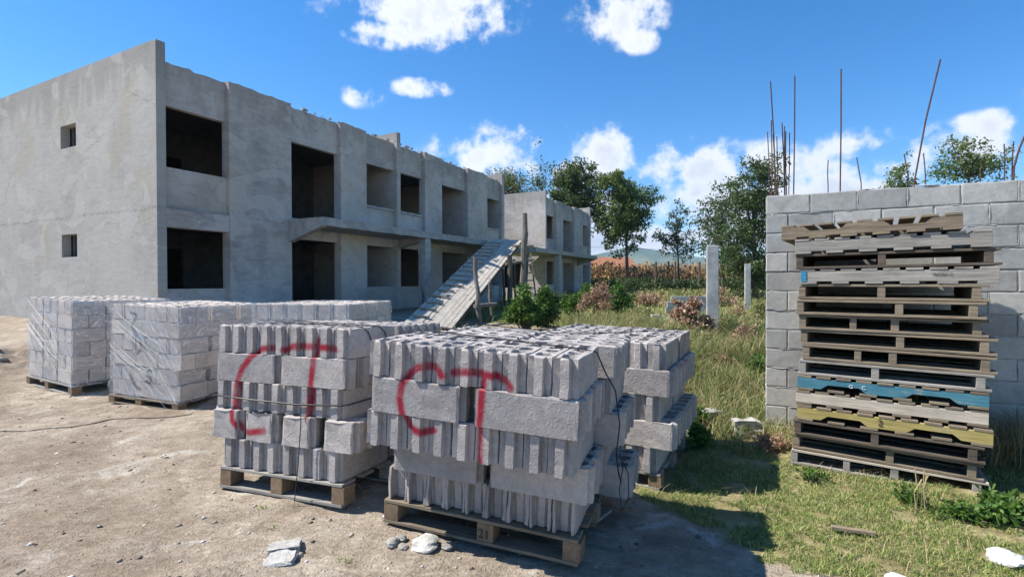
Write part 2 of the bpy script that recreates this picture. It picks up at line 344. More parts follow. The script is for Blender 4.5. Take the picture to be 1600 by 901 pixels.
class MB:
    def __init__(s): s.v = []; s.f = []
    def add(s, vs, fs):
        b = len(s.v); s.v += [tuple(q) for q in vs]; s.f += [tuple(b+i for i in q) for q in fs]; return s
    def hexa(s, c):
        return s.add(c, [(0, 3, 2, 1), (4, 5, 6, 7), (0, 1, 5, 4), (1, 2, 6, 5), (2, 3, 7, 6), (3, 0, 4, 7)])
    def box(s, x0, x1, y0, y1, z0, z1):
        return s.hexa([(x0, y0, z0), (x1, y0, z0), (x1, y1, z0), (x0, y1, z0), (x0, y0, z1), (x1, y0, z1), (x1, y1, z1), (x0, y1, z1)])
    def bar(s, a, b, w, h, up=(0, 0, 1)):
        a = Vector(a); b = Vector(b); d = (b-a).normalized(); u = Vector(up); r = d.cross(u).normalized()*w/2; u = r.cross(d).normalized()*h/2
        return s.hexa([a-r-u, a+r-u, b+r-u, b-r-u, a-r+u, a+r+u, b+r+u, b-r+u])
    def tube(s, pts, rad, n=7, cap=True):
        pts = [Vector(q) for q in pts]; rad = rad if isinstance(rad, (list, tuple)) else [rad]*len(pts)
        base = len(s.v); ref = None
        for i, q in enumerate(pts):
            d = (pts[min(i+1, len(pts)-1)]-pts[max(i-1, 0)]).normalized()
            if ref is None: ref = Vector((1, 0, 0)) if abs(d.x) < .8 else Vector((0, 1, 0))
            x = d.cross(ref).normalized(); y = x.cross(d).normalized(); ref = -y if False else ref
            for k in range(n):
                a = 2*pi*k/n; s.v.append(tuple(q + (x*cos(a)+y*sin(a))*rad[i]))
        for i in range(len(pts)-1):
            for k in range(n):
                k2 = (k+1) % n; s.f.append((base+i*n+k, base+i*n+k2, base+(i+1)*n+k2, base+(i+1)*n+k))
        if cap:
            s.f.append(tuple(base+k for k in range(n))[::-1]); s.f.append(tuple(base+(len(pts)-1)*n+k for k in range(n)))
        return s
    def mesh(s, name, mt=None, bevel=0, smooth=False, normals=True):
        me = bpy.data.meshes.new(name); me.from_pydata(s.v, [], s.f)
        if bevel or normals:
            bm = bmesh.new(); bm.from_mesh(me); bmesh.ops.recalc_face_normals(bm, faces=bm.faces)
            if bevel: bmesh.ops.bevel(bm, geom=list(bm.edges), offset=bevel, segments=1, affect='EDGES', profile=.5)
            bm.to_mesh(me); bm.free()
        if smooth:
            for q in me.polygons: q.use_smooth = True
        if mt: me.materials.append(mt)
        return me
    def build(s, name, mt, parent=None, bevel=0, smooth=False):
        return link(name, s.mesh(name, mt, bevel, smooth), mt, parent)
def thing(name, mb, mt, label, cat, group=None, bevel=0, smooth=False, loc=None):
    if loc is not None:
        mb.v = [tuple(Vector(q)-Vector(loc)) for q in mb.v]
    o = mb.build(name, mt, None, bevel, smooth)
    if loc is not None: o.location = loc
    return tag(o, label, cat, group)

rng = np.random.default_rng(7); random.seed(7)
# value noise for geometry
_perm = rng.random((256, 256))
def vnoise(x, y):
    xi = np.floor(x).astype(int); yi = np.floor(y).astype(int); fx = x-xi; fy = y-yi
    fx = fx*fx*(3-2*fx); fy = fy*fy*(3-2*fy)
    a = _perm[xi & 255, yi & 255]; b = _perm[(xi+1) & 255, yi & 255]; c = _perm[xi & 255, (yi+1) & 255]; d = _perm[(xi+1) & 255, (yi+1) & 255]
    return (a*(1-fx)+b*fx)*(1-fy)+(c*(1-fx)+d*fx)*fy
def fbm(x, y, o=4, g=.5):
    r = 0; a = 1; s = 0
    for i in range(o): r = r+a*vnoise(x*2**i+i*17.3, y*2**i+i*9.1); s += a; a *= g
    return r/s-.5
def sstep(a, b, x):
    q = np.clip((x-a)/(b-a), 0, 1); return q*q*(3-2*q)

# building frame (facade runs away to the right, end wall runs back to the left)
TH = 1.0913; P0 = np.array([-7.944, 11.6]); FD = np.array([cos(TH), sin(TH)]); WL = np.array([-sin(TH), cos(TH)])
def terrain(x, y, detail=True):
    x = np.asarray(x, float); y = np.asarray(y, float)
    near = np.interp(x, [-9, -6, -1.5, 0, 1.3, 2.6, 5], [.10, .0, .04, -.035, -.105, -.03, .05])
    farz = np.interp(y, [6, 9, 14, 22, 40, 60, 200], [0, .02, .08, .35, .86, 1.25, 3.0])
    z = near*(1-sstep(7, 12, y))+farz
    t_ = (x-P0[0])*FD[0]+(y-P0[1])*FD[1]; u_ = (x-P0[0])*WL[0]+(y-P0[1])*WL[1]
    k = np.minimum(1-sstep(.3, 2.8, -t_), 1-sstep(2.5, 7.0, -u_))*(1-sstep(18, 26, t_))     # raised ground round the buildings
    z = z*(1-k)+.56*k
    # spoil bank at the far left, against the end wall
    bank = np.exp(-(((x+8.6)/1.3)**2+((y-8.6)/1.2)**2))*.30
    z = z+bank
    if detail:
        fade = 1-sstep(14, 30, y)
        z = z+fade*(fbm(x*1.1, y*1.1, 3)*.05+fbm(x*3.5+.5*y, y*6, 3, .55)*.036+fbm(x*15+5, y*24, 3, .6)*.020)
        z = z+(bank/.3)*fbm(x*7, y*7, 3)*.22
    return z
def tz(x, y): return float(terrain(np.array([x]), np.array([y]), False)[0])
def grassmask(x, y):
    g1 = sstep(-.25, .35, x-(.95+np.clip(3.75-y, -1, 3)*.62))*(1-sstep(30, 60, y)*0)
    g1 = np.where(y < 3.0, sstep(-.3, .3, x-(1.35+(3.0-y)*1.6)), g1)
    g2 = sstep(9.5, 12, y)*sstep(-1.5, .5, x-(-1.5+(y-11)*.1))
    g3 = sstep(17, 24, y)
    path = np.exp(-((y-(14.5+.25*x))/1.3)**2)*(1-sstep(4, 7, x))*.8
    g = np.clip(np.maximum(np.maximum(g1, g2), g3)-path, 0, 1)
    return g

# ------------------------------------------------------------------ ground sheet
def axis(segs):
    out = []
    for a, b, st in segs: out += list(np.arange(a, b, st))
    return np.array(out+[segs[-1][1]])
gx = axis([(-4000, -400, 600), (-400, -60, 40), (-60, -16, 2.2), (-16, -9, .25), (-9, -4, .05), (-4, 4.2, .035), (4.2, 9, .1), (9, 40, 1), (40, 400, 30), (400, 4000, 600)])
gy = axis([(-60, -8, 5), (-8, 1.5, .5), (1.5, 6, .035), (6, 9.5, .06), (9.5, 20, .16), (20, 60, .9), (60, 400, 25), (400, 3200, 400)])
X, Y = np.meshgrid(gx, gy); Z = terrain(X, Y)
V = np.stack([X, Y, Z], -1).reshape(-1, 3); nx = len(gx); ny = len(gy)
I = (np.arange(ny-1)[:, None]*nx+np.arange(nx-1)[None]).ravel()
me = fast('ground', V, np.stack([I, I+1, I+nx+1, I+nx], 1), M_ground, True)
ga = me.attributes.new('grass', 'FLOAT', 'POINT'); ga.data.foreach_set('value', grassmask(X, Y).astype(np.float32).ravel())
tag(link('ground', me, None), kind='structure')

# far hills
hx = np.linspace(-2600, 3800, 130); prof = []
for q in hx:
    pxl = 800+q/2500*F_PX
    yy = np.interp(pxl, [-200, 300, 800, 915, 945, 968, 985, 1000, 1030, 1080, 1120, 1200, 1400, 1700, 2000], [396, 402, 408, 400, 394, 389, 383, 387, 392, 400, 404, 398, 392, 398, 402])
    prof.append((442-yy)/F_PX*2500)
prof = np.array(prof)
rows = []
for j, (fr, dy) in enumerate(zip([0, .25, .5, .75, 1, .8, 0], [-700, -500, -300, -140, 0, 200, 700])):
    h = prof*fr+fbm(hx/160+j*3.3, hx*0+j*2.7, 4)*26*(fr > 0)*(1.0 if fr != 1 else .35)
    rows.append(np.stack([hx, 2500+dy+fbm(hx/300, hx*0+j, 2)*60, np.maximum(h, -2) if fr else hx*0-2], 1))
V = np.concatenate(rows); n = len(hx); I = (np.arange(6)[:, None]*n+np.arange(n-1)[None]).ravel()
tag(link('hills', fast('hills', V, np.stack([I, I+1, I+n+1, I+n], 1), M_hill, True), None), kind='structure')

# ------------------------------------------------------------------ two-storey building shells
def rough_prism(mb, x0, x1, y0, y1, z0, z1, amp=.018, step=.12):
    """box along x whose top edge is crumbly"""
    n = max(2, int(abs(x1-x0)/step)); xs = np.linspace(x0, x1, n+1)
    b = len(mb.v)
    for x in xs:
        dz = random.uniform(-amp, amp)*(1 if random.random() > .2 else 2)
        mb.v += [(x, y0, z0), (x, y1, z0), (x, y1, z1+dz+random.uniform(-.01, .01)), (x, y0+random.uniform(0, .012), z1+dz)]
    for i in range(n):
        q = b+4*i
        for k in range(4):
            k2 = (k+1) % 4; mb.f.append((q+k, q+4+k, q+4+k2, q+k2))
    mb.f.append((b, b+1, b+2, b+3)); e = b+4*n; mb.f.append((e+3, e+2, e+1, e))
ZR, HU, SU, HG, SG, ZF = 6.62, 5.60, 4.18, 2.80, 1.38, 6.98
def pier(par, a, b, top=ZR):
    mb = MB(); rough_prism(mb, a, b, 0, .30, -.1, top); mb.build('pier', M_fac, par)
def bay(par, a, b, kind, lip=False):
    """recessed bay between piers: kind 'window' or 'door'"""
    rc = .16; bk = .31
    a += .002; b -= .002
    mb = MB(); rough_prism(mb, a, b, rc, bk, HU, ZR-.02); mb.build('parapet', M_fac, par)
    if kind == 'window':
        if lip:
            MB().box(a, b, .02, bk, HG, 3.24).build('floor_band', M_fac, par, .008)
            MB().box(a, b, .11, bk, 3.242, SU).build('spandrel', M_fac, par)
        else:
            MB().box(a, b, rc, bk, HG, SU-.09).build('spandrel', M_fac, par)
            mb = MB(); rough_prism(mb, a, b, rc-.05, bk+.01, SU-.088, SU, .006); mb.build('window_sill', M_slab, par)
        MB().box(a, b, rc, bk, -.1, SG).build('lower_wall', M_fac, par)
    else:
        MB().box(a, b, rc, bk, HG, 3.40).build('lintel', M_fac, par)
def fin(par, a, b, y1=9.5, z=ZF):
    mb = MB(); rough_prism(mb, a, b, -.02, .35, -.1, z, .008, .1)
    mb.box(a, b, .352, y1, -.1, z-.01); mb.build('party_wall', M_fac, par)
def end_wall(par, w_, D, wins, z=ZF-.02, mt=None):
    ys = sorted({0, D}|{q for wn in wins for q in wn[:2]}); zs = sorted({-.1, z}|{q for wn in wins for q in wn[2:4]})
    mb = MB()
    # sheet faces on a grid with openings, sides closed
    for i in range(len(ys)-1):
        for j in range(len(zs)-1):
            yc = (ys[i]+ys[i+1])/2; zc = (zs[j]+zs[j+1])/2
            if any(wn[0] < yc < wn[1] and wn[2] < zc < wn[3] for wn in wins): continue
            for x, fl in ((0, 1), (w_, 0)):
                q = [(x, ys[i], zs[j]), (x, ys[i+1], zs[j]), (x, ys[i+1], zs[j+1]), (x, ys[i], zs[j+1])]
                mb.add(q if fl == 0 else q[::-1], [(0, 1, 2, 3)])
    def ring(y0, y1, z0, z1):
        mb.add([(0, y0, z0), (w_, y0, z0), (w_, y0, z1), (0, y0, z1), (0, y1, z0), (w_, y1, z0), (w_, y1, z1), (0, y1, z1)],
               [(0, 1, 2, 3), (4, 7, 6, 5), (0, 4, 5, 1), (3, 2, 6, 7)])
    ring(0, D, -.1, z)
    for wn in wins: ring(*wn)
    me = bpy.data.meshes.new('end_wall'); me.from_pydata(mb.v, [], mb.f); 
    bm = bmesh.new(); bm.from_mesh(me); bmesh.ops.remove_doubles(bm, verts=bm.verts, dist=1e-5); bmesh.ops.recalc_face_normals(bm, faces=bm.faces); bm.to_mesh(me); bm.free()
    return link('end_wall', me, mt or M_wallA, par)
def half(par, o):
    """window, pier, door, pier, window (widths measured on the facade)"""
    bay(par, 8.35+o, 9.86+o, 'window'); pier(par, 9.86+o, 11.0+o, ZR); bay(par, 11.0+o, 12.97+o, 'door')
    pier(par, 12.97+o, 14.72+o); bay(par, 14.72+o, 16.13+o, 'window')
    for a, y1 in ((13.0, 5.2),): MB().box(a+o, a+.13+o, .315, y1, .55, 6.1).build('partition_wall', M_fac, par)

B1 = empty('concrete_building', (P0[0], P0[1], 0), TH, 'long unfinished two-storey grey concrete building with end wall and open window holes', 'building', 'unfinished concrete buildings')
end_wall(B1, .205, 10.5, [(3.59, 4.40, 5.03, 5.62), (3.59, 4.40, 2.20, 2.79)])
bay(B1, .205, 1.73, 'window', True)
pier(B1, 1.73, 3.6); bay(B1, 3.6, 5.47, 'door'); pier(B1, 5.47, 6.63); bay(B1, 6.63, 8.17, 'window'); fin(B1, 8.17, 8.35)
half(B1, 0); fin(B1, 16.13, 16.38)
def slabs(par, x0, x1, gaps=()):
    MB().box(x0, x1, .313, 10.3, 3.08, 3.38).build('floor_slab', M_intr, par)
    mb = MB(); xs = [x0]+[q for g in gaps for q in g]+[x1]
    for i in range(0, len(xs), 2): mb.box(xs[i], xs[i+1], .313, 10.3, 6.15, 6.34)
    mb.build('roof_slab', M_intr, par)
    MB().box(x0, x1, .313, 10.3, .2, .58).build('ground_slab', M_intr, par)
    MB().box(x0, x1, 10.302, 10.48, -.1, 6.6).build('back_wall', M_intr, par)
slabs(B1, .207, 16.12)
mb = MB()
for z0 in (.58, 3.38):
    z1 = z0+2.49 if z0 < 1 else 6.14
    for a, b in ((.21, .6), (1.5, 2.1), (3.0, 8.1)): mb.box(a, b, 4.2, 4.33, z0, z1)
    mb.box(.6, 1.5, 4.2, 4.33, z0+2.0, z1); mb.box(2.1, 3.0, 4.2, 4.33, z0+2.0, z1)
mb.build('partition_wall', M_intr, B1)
# canopy slab over the entrances, with haunch beams
def canopy(par, a, b, y0=-1.35, y1=-.003, z0=3.09, z1=3.31, beams=(), inner=None):
    mb = MB(); n = 40; base = len(mb.v)
    xs = np.linspace(a, b, n)
    for i, x in enumerate(xs):
        j = random.uniform(-.012, .012); k = random.uniform(-.015, .01)
        yi = inner(x) if inner else y1
        mb.v += [(x, y0+j, z0+k), (x, yi, z0), (x, yi, z1), (x, y0+j, z1+random.uniform(-.008, .008))]
    for i in range(n-1):
        q = 4*i
        for k in range(4):
            k2 = (k+1) % 4; mb.f.append((q+k, q+4+k, q+4+k2, q+k2))
    mb.f += [(0, 1, 2, 3), (4*n-1, 4*n-2, 4*n-3, 4*n-4)]
    c = mb.build('canopy', M_slab, par)
    for (xb, wb, dp) in beams:
        q = MB().add([(xb, y1-.002, z0-.002), (xb, y1-.002, z0-dp), (xb, y0+.06, z0-.03), (xb, y0+.06, z0-.002),
                      (xb+wb, y1-.002, z0-.002), (xb+wb, y1-.002, z0-dp), (xb+wb, y0+.06, z0-.03), (xb+wb, y0+.06, z0-.002)],
                     [(0, 1, 2, 3), (7, 6, 5, 4), (0, 4, 5, 1), (1, 5, 6, 2), (2, 6, 7, 3), (3, 7, 4, 0)])
        q.build('beam', M_slab, c)
canopy(B1, 3.47, 13.3, beams=[(3.475, .2, .42), (8.18, .2, .34), (13.05, .2, .42)])
MB().box(8.12, 8.44, -1.31, -.99, .1, 3.06).build('column', M_conc, B1, .012)
# plaster crumbs along the parapet
mb = MB()
for k in range(46):
    x = random.uniform(4, 16); s = random.uniform(.015, .05); mb.box(x, x+s*2, .05, .05+s*2, ZR-.03, ZR+s*.7)
tag(mb.build('mortar_crumbs', M_rock, B1, .004), kind='stuff')

o2 = 21.55
B2 = empty('concrete_building', (P0[0]+FD[0]*o2, P0[1]+FD[1]*o2, 0), TH, 'shorter unfinished grey concrete building standing behind the end of the long one', 'building', 'unfinished concrete buildings')
end_wall(B2, .17, 8.5, [(1.6, 2.9, 1.2, 2.75)], mt=M_fac)
half(B2, -8.18)
fin(B2, 16.13-8.18, 16.38-8.18, 8.4)
mb = MB(); mb.box(.175, 7.94, .313, 8.3, 3.08, 3.38); mb.build('floor_slab', M_slab, B2)
MB().box(.175, 7.94, .313, 8.3, 6.15, 6.34).build('roof_slab', M_slab, B2)
MB().box(.175, 7.94, 8.302, 8.45, -.1, 6.6).build('back_wall', M_fac, B2)
canopy(B2, -4.3, 5.6, beams=[(5.35, .2, .42), (-.95, .22, .3)], inner=lambda x: 1.6 if x < -.1 else -.003)
MB().box(-1.05, -.72, -1.31, -.98, .1, 3.06).build('column', M_conc, B2, .012)
MB().box(-4.2, -3.9, 1.2, 1.5, .1, 3.085).build('column', M_conc, B2, .012)

# ------------------------------------------------------------------ plank ramp to the upper floor
TL, TR, BL, BR = [Vector(q) for q in ((-.97, 22.2, 3.36), (.43, 23.0, 3.36), (-2.66, 12.75, .54), (-1.535, 13.2, .34))]
ramp = empty('plank_ramp', (-2.1, 13.0, .4), 0, 'long sloping ramp of grey planks with cross cleats rising to the upper floor', 'ramp')
def rl(q): return Vector(q)-Vector((-2.1, 13.0, .4))
def rp(u, v, h=0):
    a = BL.lerp(BR, u); b = TL.lerp(TR, u); nrm = (TL-BL).cross(TR-TL).normalized()
    if nrm.z < 0: nrm = -nrm
    return rl(a.lerp(b, v)+nrm*h)
for i in range(9):
    u0 = i/9+.004; u1 = (i+1)/9-.004; mb = MB(); v = 0; k = 0
    cuts = [0]+sorted(random.uniform(.15, .9) for _ in range(2))+[1.0]
    for c0, c1 in zip(cuts[:-1], cuts[1:]):
        h0 = random.uniform(0, .025); e = random.uniform(-.006, .006)
        c1b = c1+random.uniform(0, .02) if c1 == 1 else c1-.004
        mb.hexa([rp(u0+e, c0, -.03), rp(u1+e, c0, -.03), rp(u1+e, c1b, -.03), rp(u0+e, c1b, -.03), rp(u0+e, c0, h0), rp(u1+e, c0, h0), rp(u1+e, c1b, h0), rp(u0+e, c1b, h0)])
    mb.build('plank', M_plank, ramp)
for i in range(17):
    v = .04+i*.055; u1 = random.choice([.35, .42, .5, .4]) if i > 1 else .4; u0 = random.uniform(0, .06)
    a = rp(u0, v, .045); b = rp(u1, v+.003, .045); MB().bar(a, b, .06, .045).build('cleat', M_woodgrey, ramp)
for u in (.03, .5, .97):
    MB().bar(rp(u, 0.0, -.1), rp(u, 1, -.1), .09, .12).build('side_beam', M_wooddark, ramp)
def pole(a, b, r0, r1, label, name='wooden_post', mt=None, wob=.03, group='rough poles around the plank ramp'):
    a = Vector(a); b = Vector(b); n = 6
    pts = [a.lerp(b, i/n)+Vector((random.uniform(-wob, wob), random.uniform(-wob, wob), 0))*(0 < i < n) for i in range(n+1)]
    rad = [r0+(r1-r0)*i/n+random.uniform(-.006, .006) for i in range(n+1)]
    return thing(name, MB().tube(pts, rad, 8), mt or M_pole, label, 'post' if name == 'wooden_post' else 'pole', group, smooth=False, loc=tuple(a))
pole(at(661, 478, 16.0), at(654, 388, 16.0), .04, .035, 'thin slanting pole on the left side of the plank ramp')
pole(at(749, 512, 14.8), at(743, 402, 14.8), .075, .06, 'rough wooden post standing at the right edge of the plank ramp')
pole(at(769, 512, 15.6), at(765, 440, 15.6), .06, .05, 'short prop under the right side of the plank ramp')
pole(at(798, 500, 19.0), at(796, 398, 19.0), .10, .09, 'thick dark post carrying the upper part of the plank ramp', mt=M_bark)
pole(at(790, 497, 20.0), at(786, 420, 20.0), .06, .05, 'dark prop just left of the thick ramp post', mt=M_bark)
pole(at(806, 490, 20.6), at(803, 405, 20.6), .06, .05, 'dark prop just right of the thick ramp post', mt=M_bark)
pole(at(816, 496, 19.4), at(820, 333, 19.4), .12, .09, 'tall grey weathered post rising above the top of the ramp')
pole(at(822, 478, 22.3), at(824, 362, 22.3), .05, .04, 'thin dark pole behind the tall grey post', mt=M_bark)
pole(at(742, 478, 14.7), at(776, 475, 15.5), .06, .055, 'horizontal rail tied low across the ramp posts', 'wooden_rail')
pole(at(790, 413, 19.0), at(834, 405, 19.6), .055, .05, 'horizontal rail tied between the thick and tall posts', 'wooden_rail')
pole(at(800, 384, 21.8), at(834, 384, 21.8), .05, .05, 'short horizontal pole at the head of the ramp', 'wooden_rail')
lad = empty('ladder', at(829, 470, 21), 0, 'small wooden ladder leaning behind the tall grey post', 'ladder')
lo = Vector(at(829, 470, 21))
for a, b in (((824, 470), (819, 395)), ((838, 470), (829, 395))): MB().bar(Vector(at(*a, 21))-lo, Vector(at(*b, 21.6))-lo, .06, .05, (0, 1, 0)).build('side_rail', M_pole, lad)
for k in range(6):
    yy = 402+k*12; f = (470-yy)/75; MB().bar(Vector(at(824-5*f, yy, 21+.6*f))-lo, Vector(at(838-9*f, yy, 21+.6*f))-lo, .05, .03, (0, 1, 0)).build('rung', M_pole, lad)

# ------------------------------------------------------------------ hollow blocks
def block_mesh(name, L, Wd, H, mt, holes=4, ridge=.046, dep=.032, hole_w=.64, seed=0, rough=.0016, open_end=False):
    """Hollow block lying along +y from 0..L, x 0..Wd, z -H..0, cells open upwards, grooved ends."""
    rr = random.Random(seed)
    def outline():
        pts = []
        c = Wd/2; r = ridge/2; d = dep; e = .012
        if open_end:   # broken end webs
            ends = [(.004, .01), (.022, .0), (.026, d), (c-.02, d+.012), (c+.02, d+.012), (Wd-.026, d), (Wd-.022, .006), (Wd-.004, .012)]
        else:
            ends = [(.003, d*.75), (c-r-e*.6, d), (c-r, 0.), (c+r, 0.), (c+r+e*.6, d), (Wd-.003, d*.75)]
        pts += [(x, y) for x, y in ends]
        n = int(L/.1)
        pts += [(Wd, d+.008+(L-2*d-.016)*i/n) for i in range(0, n+1)]
        pts += [(Wd-x, L-y) for x, y in ends]
        pts += [(0, L-d-.008-(L-2*d-.016)*i/n) for i in range(0, n+1)]
        return pts
    op = outline(); hl = []
    cl = (L-.045)/holes; hw = Wd*hole_w
    for k in range(holes):
        yc = .0225+cl*(k+.5); a = cl/2-.012; b = hw/2; q = []
        for i in range(10):
            an = 2*pi*i/10; cx = abs(cos(an))**.6*(1 if cos(an) > 0 else -1); sy = abs(sin(an))**.6*(1 if sin(an) > 0 else -1)
            q.append((Wd/2+b*cx, yc+a*sy))
        hl.append(q)
    bm = bmesh.new()
    levels = [0, -H*.04, -H*.35, -H*.7, -H]
    def wall(loop, taper=0, jit=rough):
        rings = []
        for li, z in enumerate(levels):
            k = 1-taper*(-z/H); cx = sum(q[0] for q in loop)/len(loop); cy = sum(q[1] for q in loop)/len(loop)
            j = jit*(2.2 if li == 0 else 1)
            inset = .0035 if li == 0 and taper == 0 else 0
            chips = {}
            if taper == 0 and li in (0, 4):
                for q_ in range(rr.choice((1, 2, 3, 4))): chips[rr.randrange(len(loop))] = rr.uniform(.004, .014)
            rings.append([bm.verts.new((cx+(q[0]-cx)*k*(1-inset/abs(Wd/2))+rr.gauss(0, j), cy+(q[1]-cy)*k*(1-inset/(L/2))+rr.gauss(0, j), z+(rr.gauss(0, j*.7) if li == 0 else 0)-chips.get(iq, 0)*(1 if li == 0 else -1))) for iq, q in enumerate(loop)])
        for a, b in zip(rings[:-1], rings[1:]):
            for i in range(len(a)):
                i2 = (i+1) % len(a); bm.faces.new((a[i], a[i2], b[i2], b[i]))
        return rings
    R = [wall(op)]+[wall(q, .18, .0015) for q in hl]
    def inside(p, poly):
        c_ = False; j_ = len(poly)-1
        for i_ in range(len(poly)):
            (xi, yi), (xj, yj) = poly[i_], poly[j_]
            if (yi > p.y) != (yj > p.y) and p.x < (xj-xi)*(p.y-yi)/(yj-yi)+xi: c_ = not c_
            j_ = i_
        return c_
    for li in (0, -1):
        es = []
        for r_ in R:
            ring = r_[li]
            for i in range(len(ring)):
                e = bm.edges.get((ring[i], ring[(i+1) % len(ring)])); es.append(e)
        out = bmesh.ops.triangle_fill(bm, use_beauty=True, use_dissolve=False, edges=es)
        polys = [[(v_.co.x, v_.co.y) for v_ in r_[li]] for r_ in R[1:]]
        dead = [f_ for f_ in out['geom'] if isinstance(f_, bmesh.types.BMFace) and any(inside(f_.calc_center_median(), q) for q in polys)]
        if dead: bmesh.ops.delete(bm, geom=dead, context='FACES_ONLY')
    bmesh.ops.recalc_face_normals(bm, faces=bm.faces)
    me = bpy.data.meshes.new(name); bm.to_mesh(me); bm.free(); me.materials.append(mt)
    return me

def Rm(yaw, rx, ry):
    return Matrix.Rotation(yaw, 3, 'Z') @ Matrix.Rotation(rx, 3, 'X') @ Matrix.Rotation(ry, 3, 'Y')
ORD = ['first', 'second', 'third', 'fourth', 'fifth', 'sixth', 'seventh', 'eighth', 'ninth', 'tenth']
LAY = ['top layer', 'second layer down', 'third layer down', 'fourth layer down', 'fifth layer down', 'bottom layer']
def place(me, name, T, M, loc, turn, label, cat, group, jit=.004):
    """turn=0: long axis into the pile (+y); turn=1: long axis along x"""
    o = bpy.data.objects.new(name, me); COL.objects.link(o)
    a = random.uniform(-1, 1)*.008
    Rl = Matrix.Rotation((-pi/2 if turn else 0)+a, 3, 'Z')
    # for turned blocks origin must shift: long axis +x, width goes -y -> shift by width
    l = Vector(loc)+Vector((random.uniform(-jit, jit), random.uniform(-jit*1.5, jit*1.5), 0))
    o.matrix_world = Matrix.Translation(Vector(T)+M@l) @ (M@Rl).to_4x4()
    return tag(o, label, cat, group)

def hollow_pile(T, ang, bands, meshes, pname, group, Wb, L, H=.2, half=None):
    """bands[layer] = list of (type, x_right, y0, n) ; type 'L' n blocks across, 'C' n blocks deep by 2 wide"""
    M = Rm(*ang)
    for li, bl in enumerate(bands):
        z = -li*H
        for bi, (typ, xr, y0, n, xl) in enumerate(bl):
            if typ == 'L':
                stp = (xr-xl)/n
                for k in range(n):
                    me = random.choice(meshes['b' if (li == len(bands)-1 and 'b' in meshes) else 'n'])
                    place(me, 'hollow_block', T, M, (xr-(k+1)*stp+(stp-Wb)/2, y0, z), 0,
                          f"{ORD[n-1-k]} block from left, {['front','middle','back'][bi]} row, {LAY[li] if li < len(bands)-1 else 'bottom layer'}, {pname}", 'concrete block', group)
            else:
                nw = 2 if typ == 'C' else 4; stx = (xr-xl)/nw; Ll = meshes['Lh'] if typ == 'H' else L
                for j in range(n):
                    for k in range(nw):
                        me = random.choice(meshes['h' if typ == 'H' else 'n'])
                        y = y0+j*(Wb+.004)
                        place(me, 'hollow_block', T, M, (xr-(k+1)*stx+(stx-Ll)*(.9 if k == 0 else .1), y+Wb, z), 1,
                              f"crosswise {ORD[nw-1-k]} block from left, {ORD[j]} row of {['front','middle','back'][bi]} band, {LAY[li] if li < len(bands)-1 else 'bottom layer'}, {pname}", 'concrete block', group)

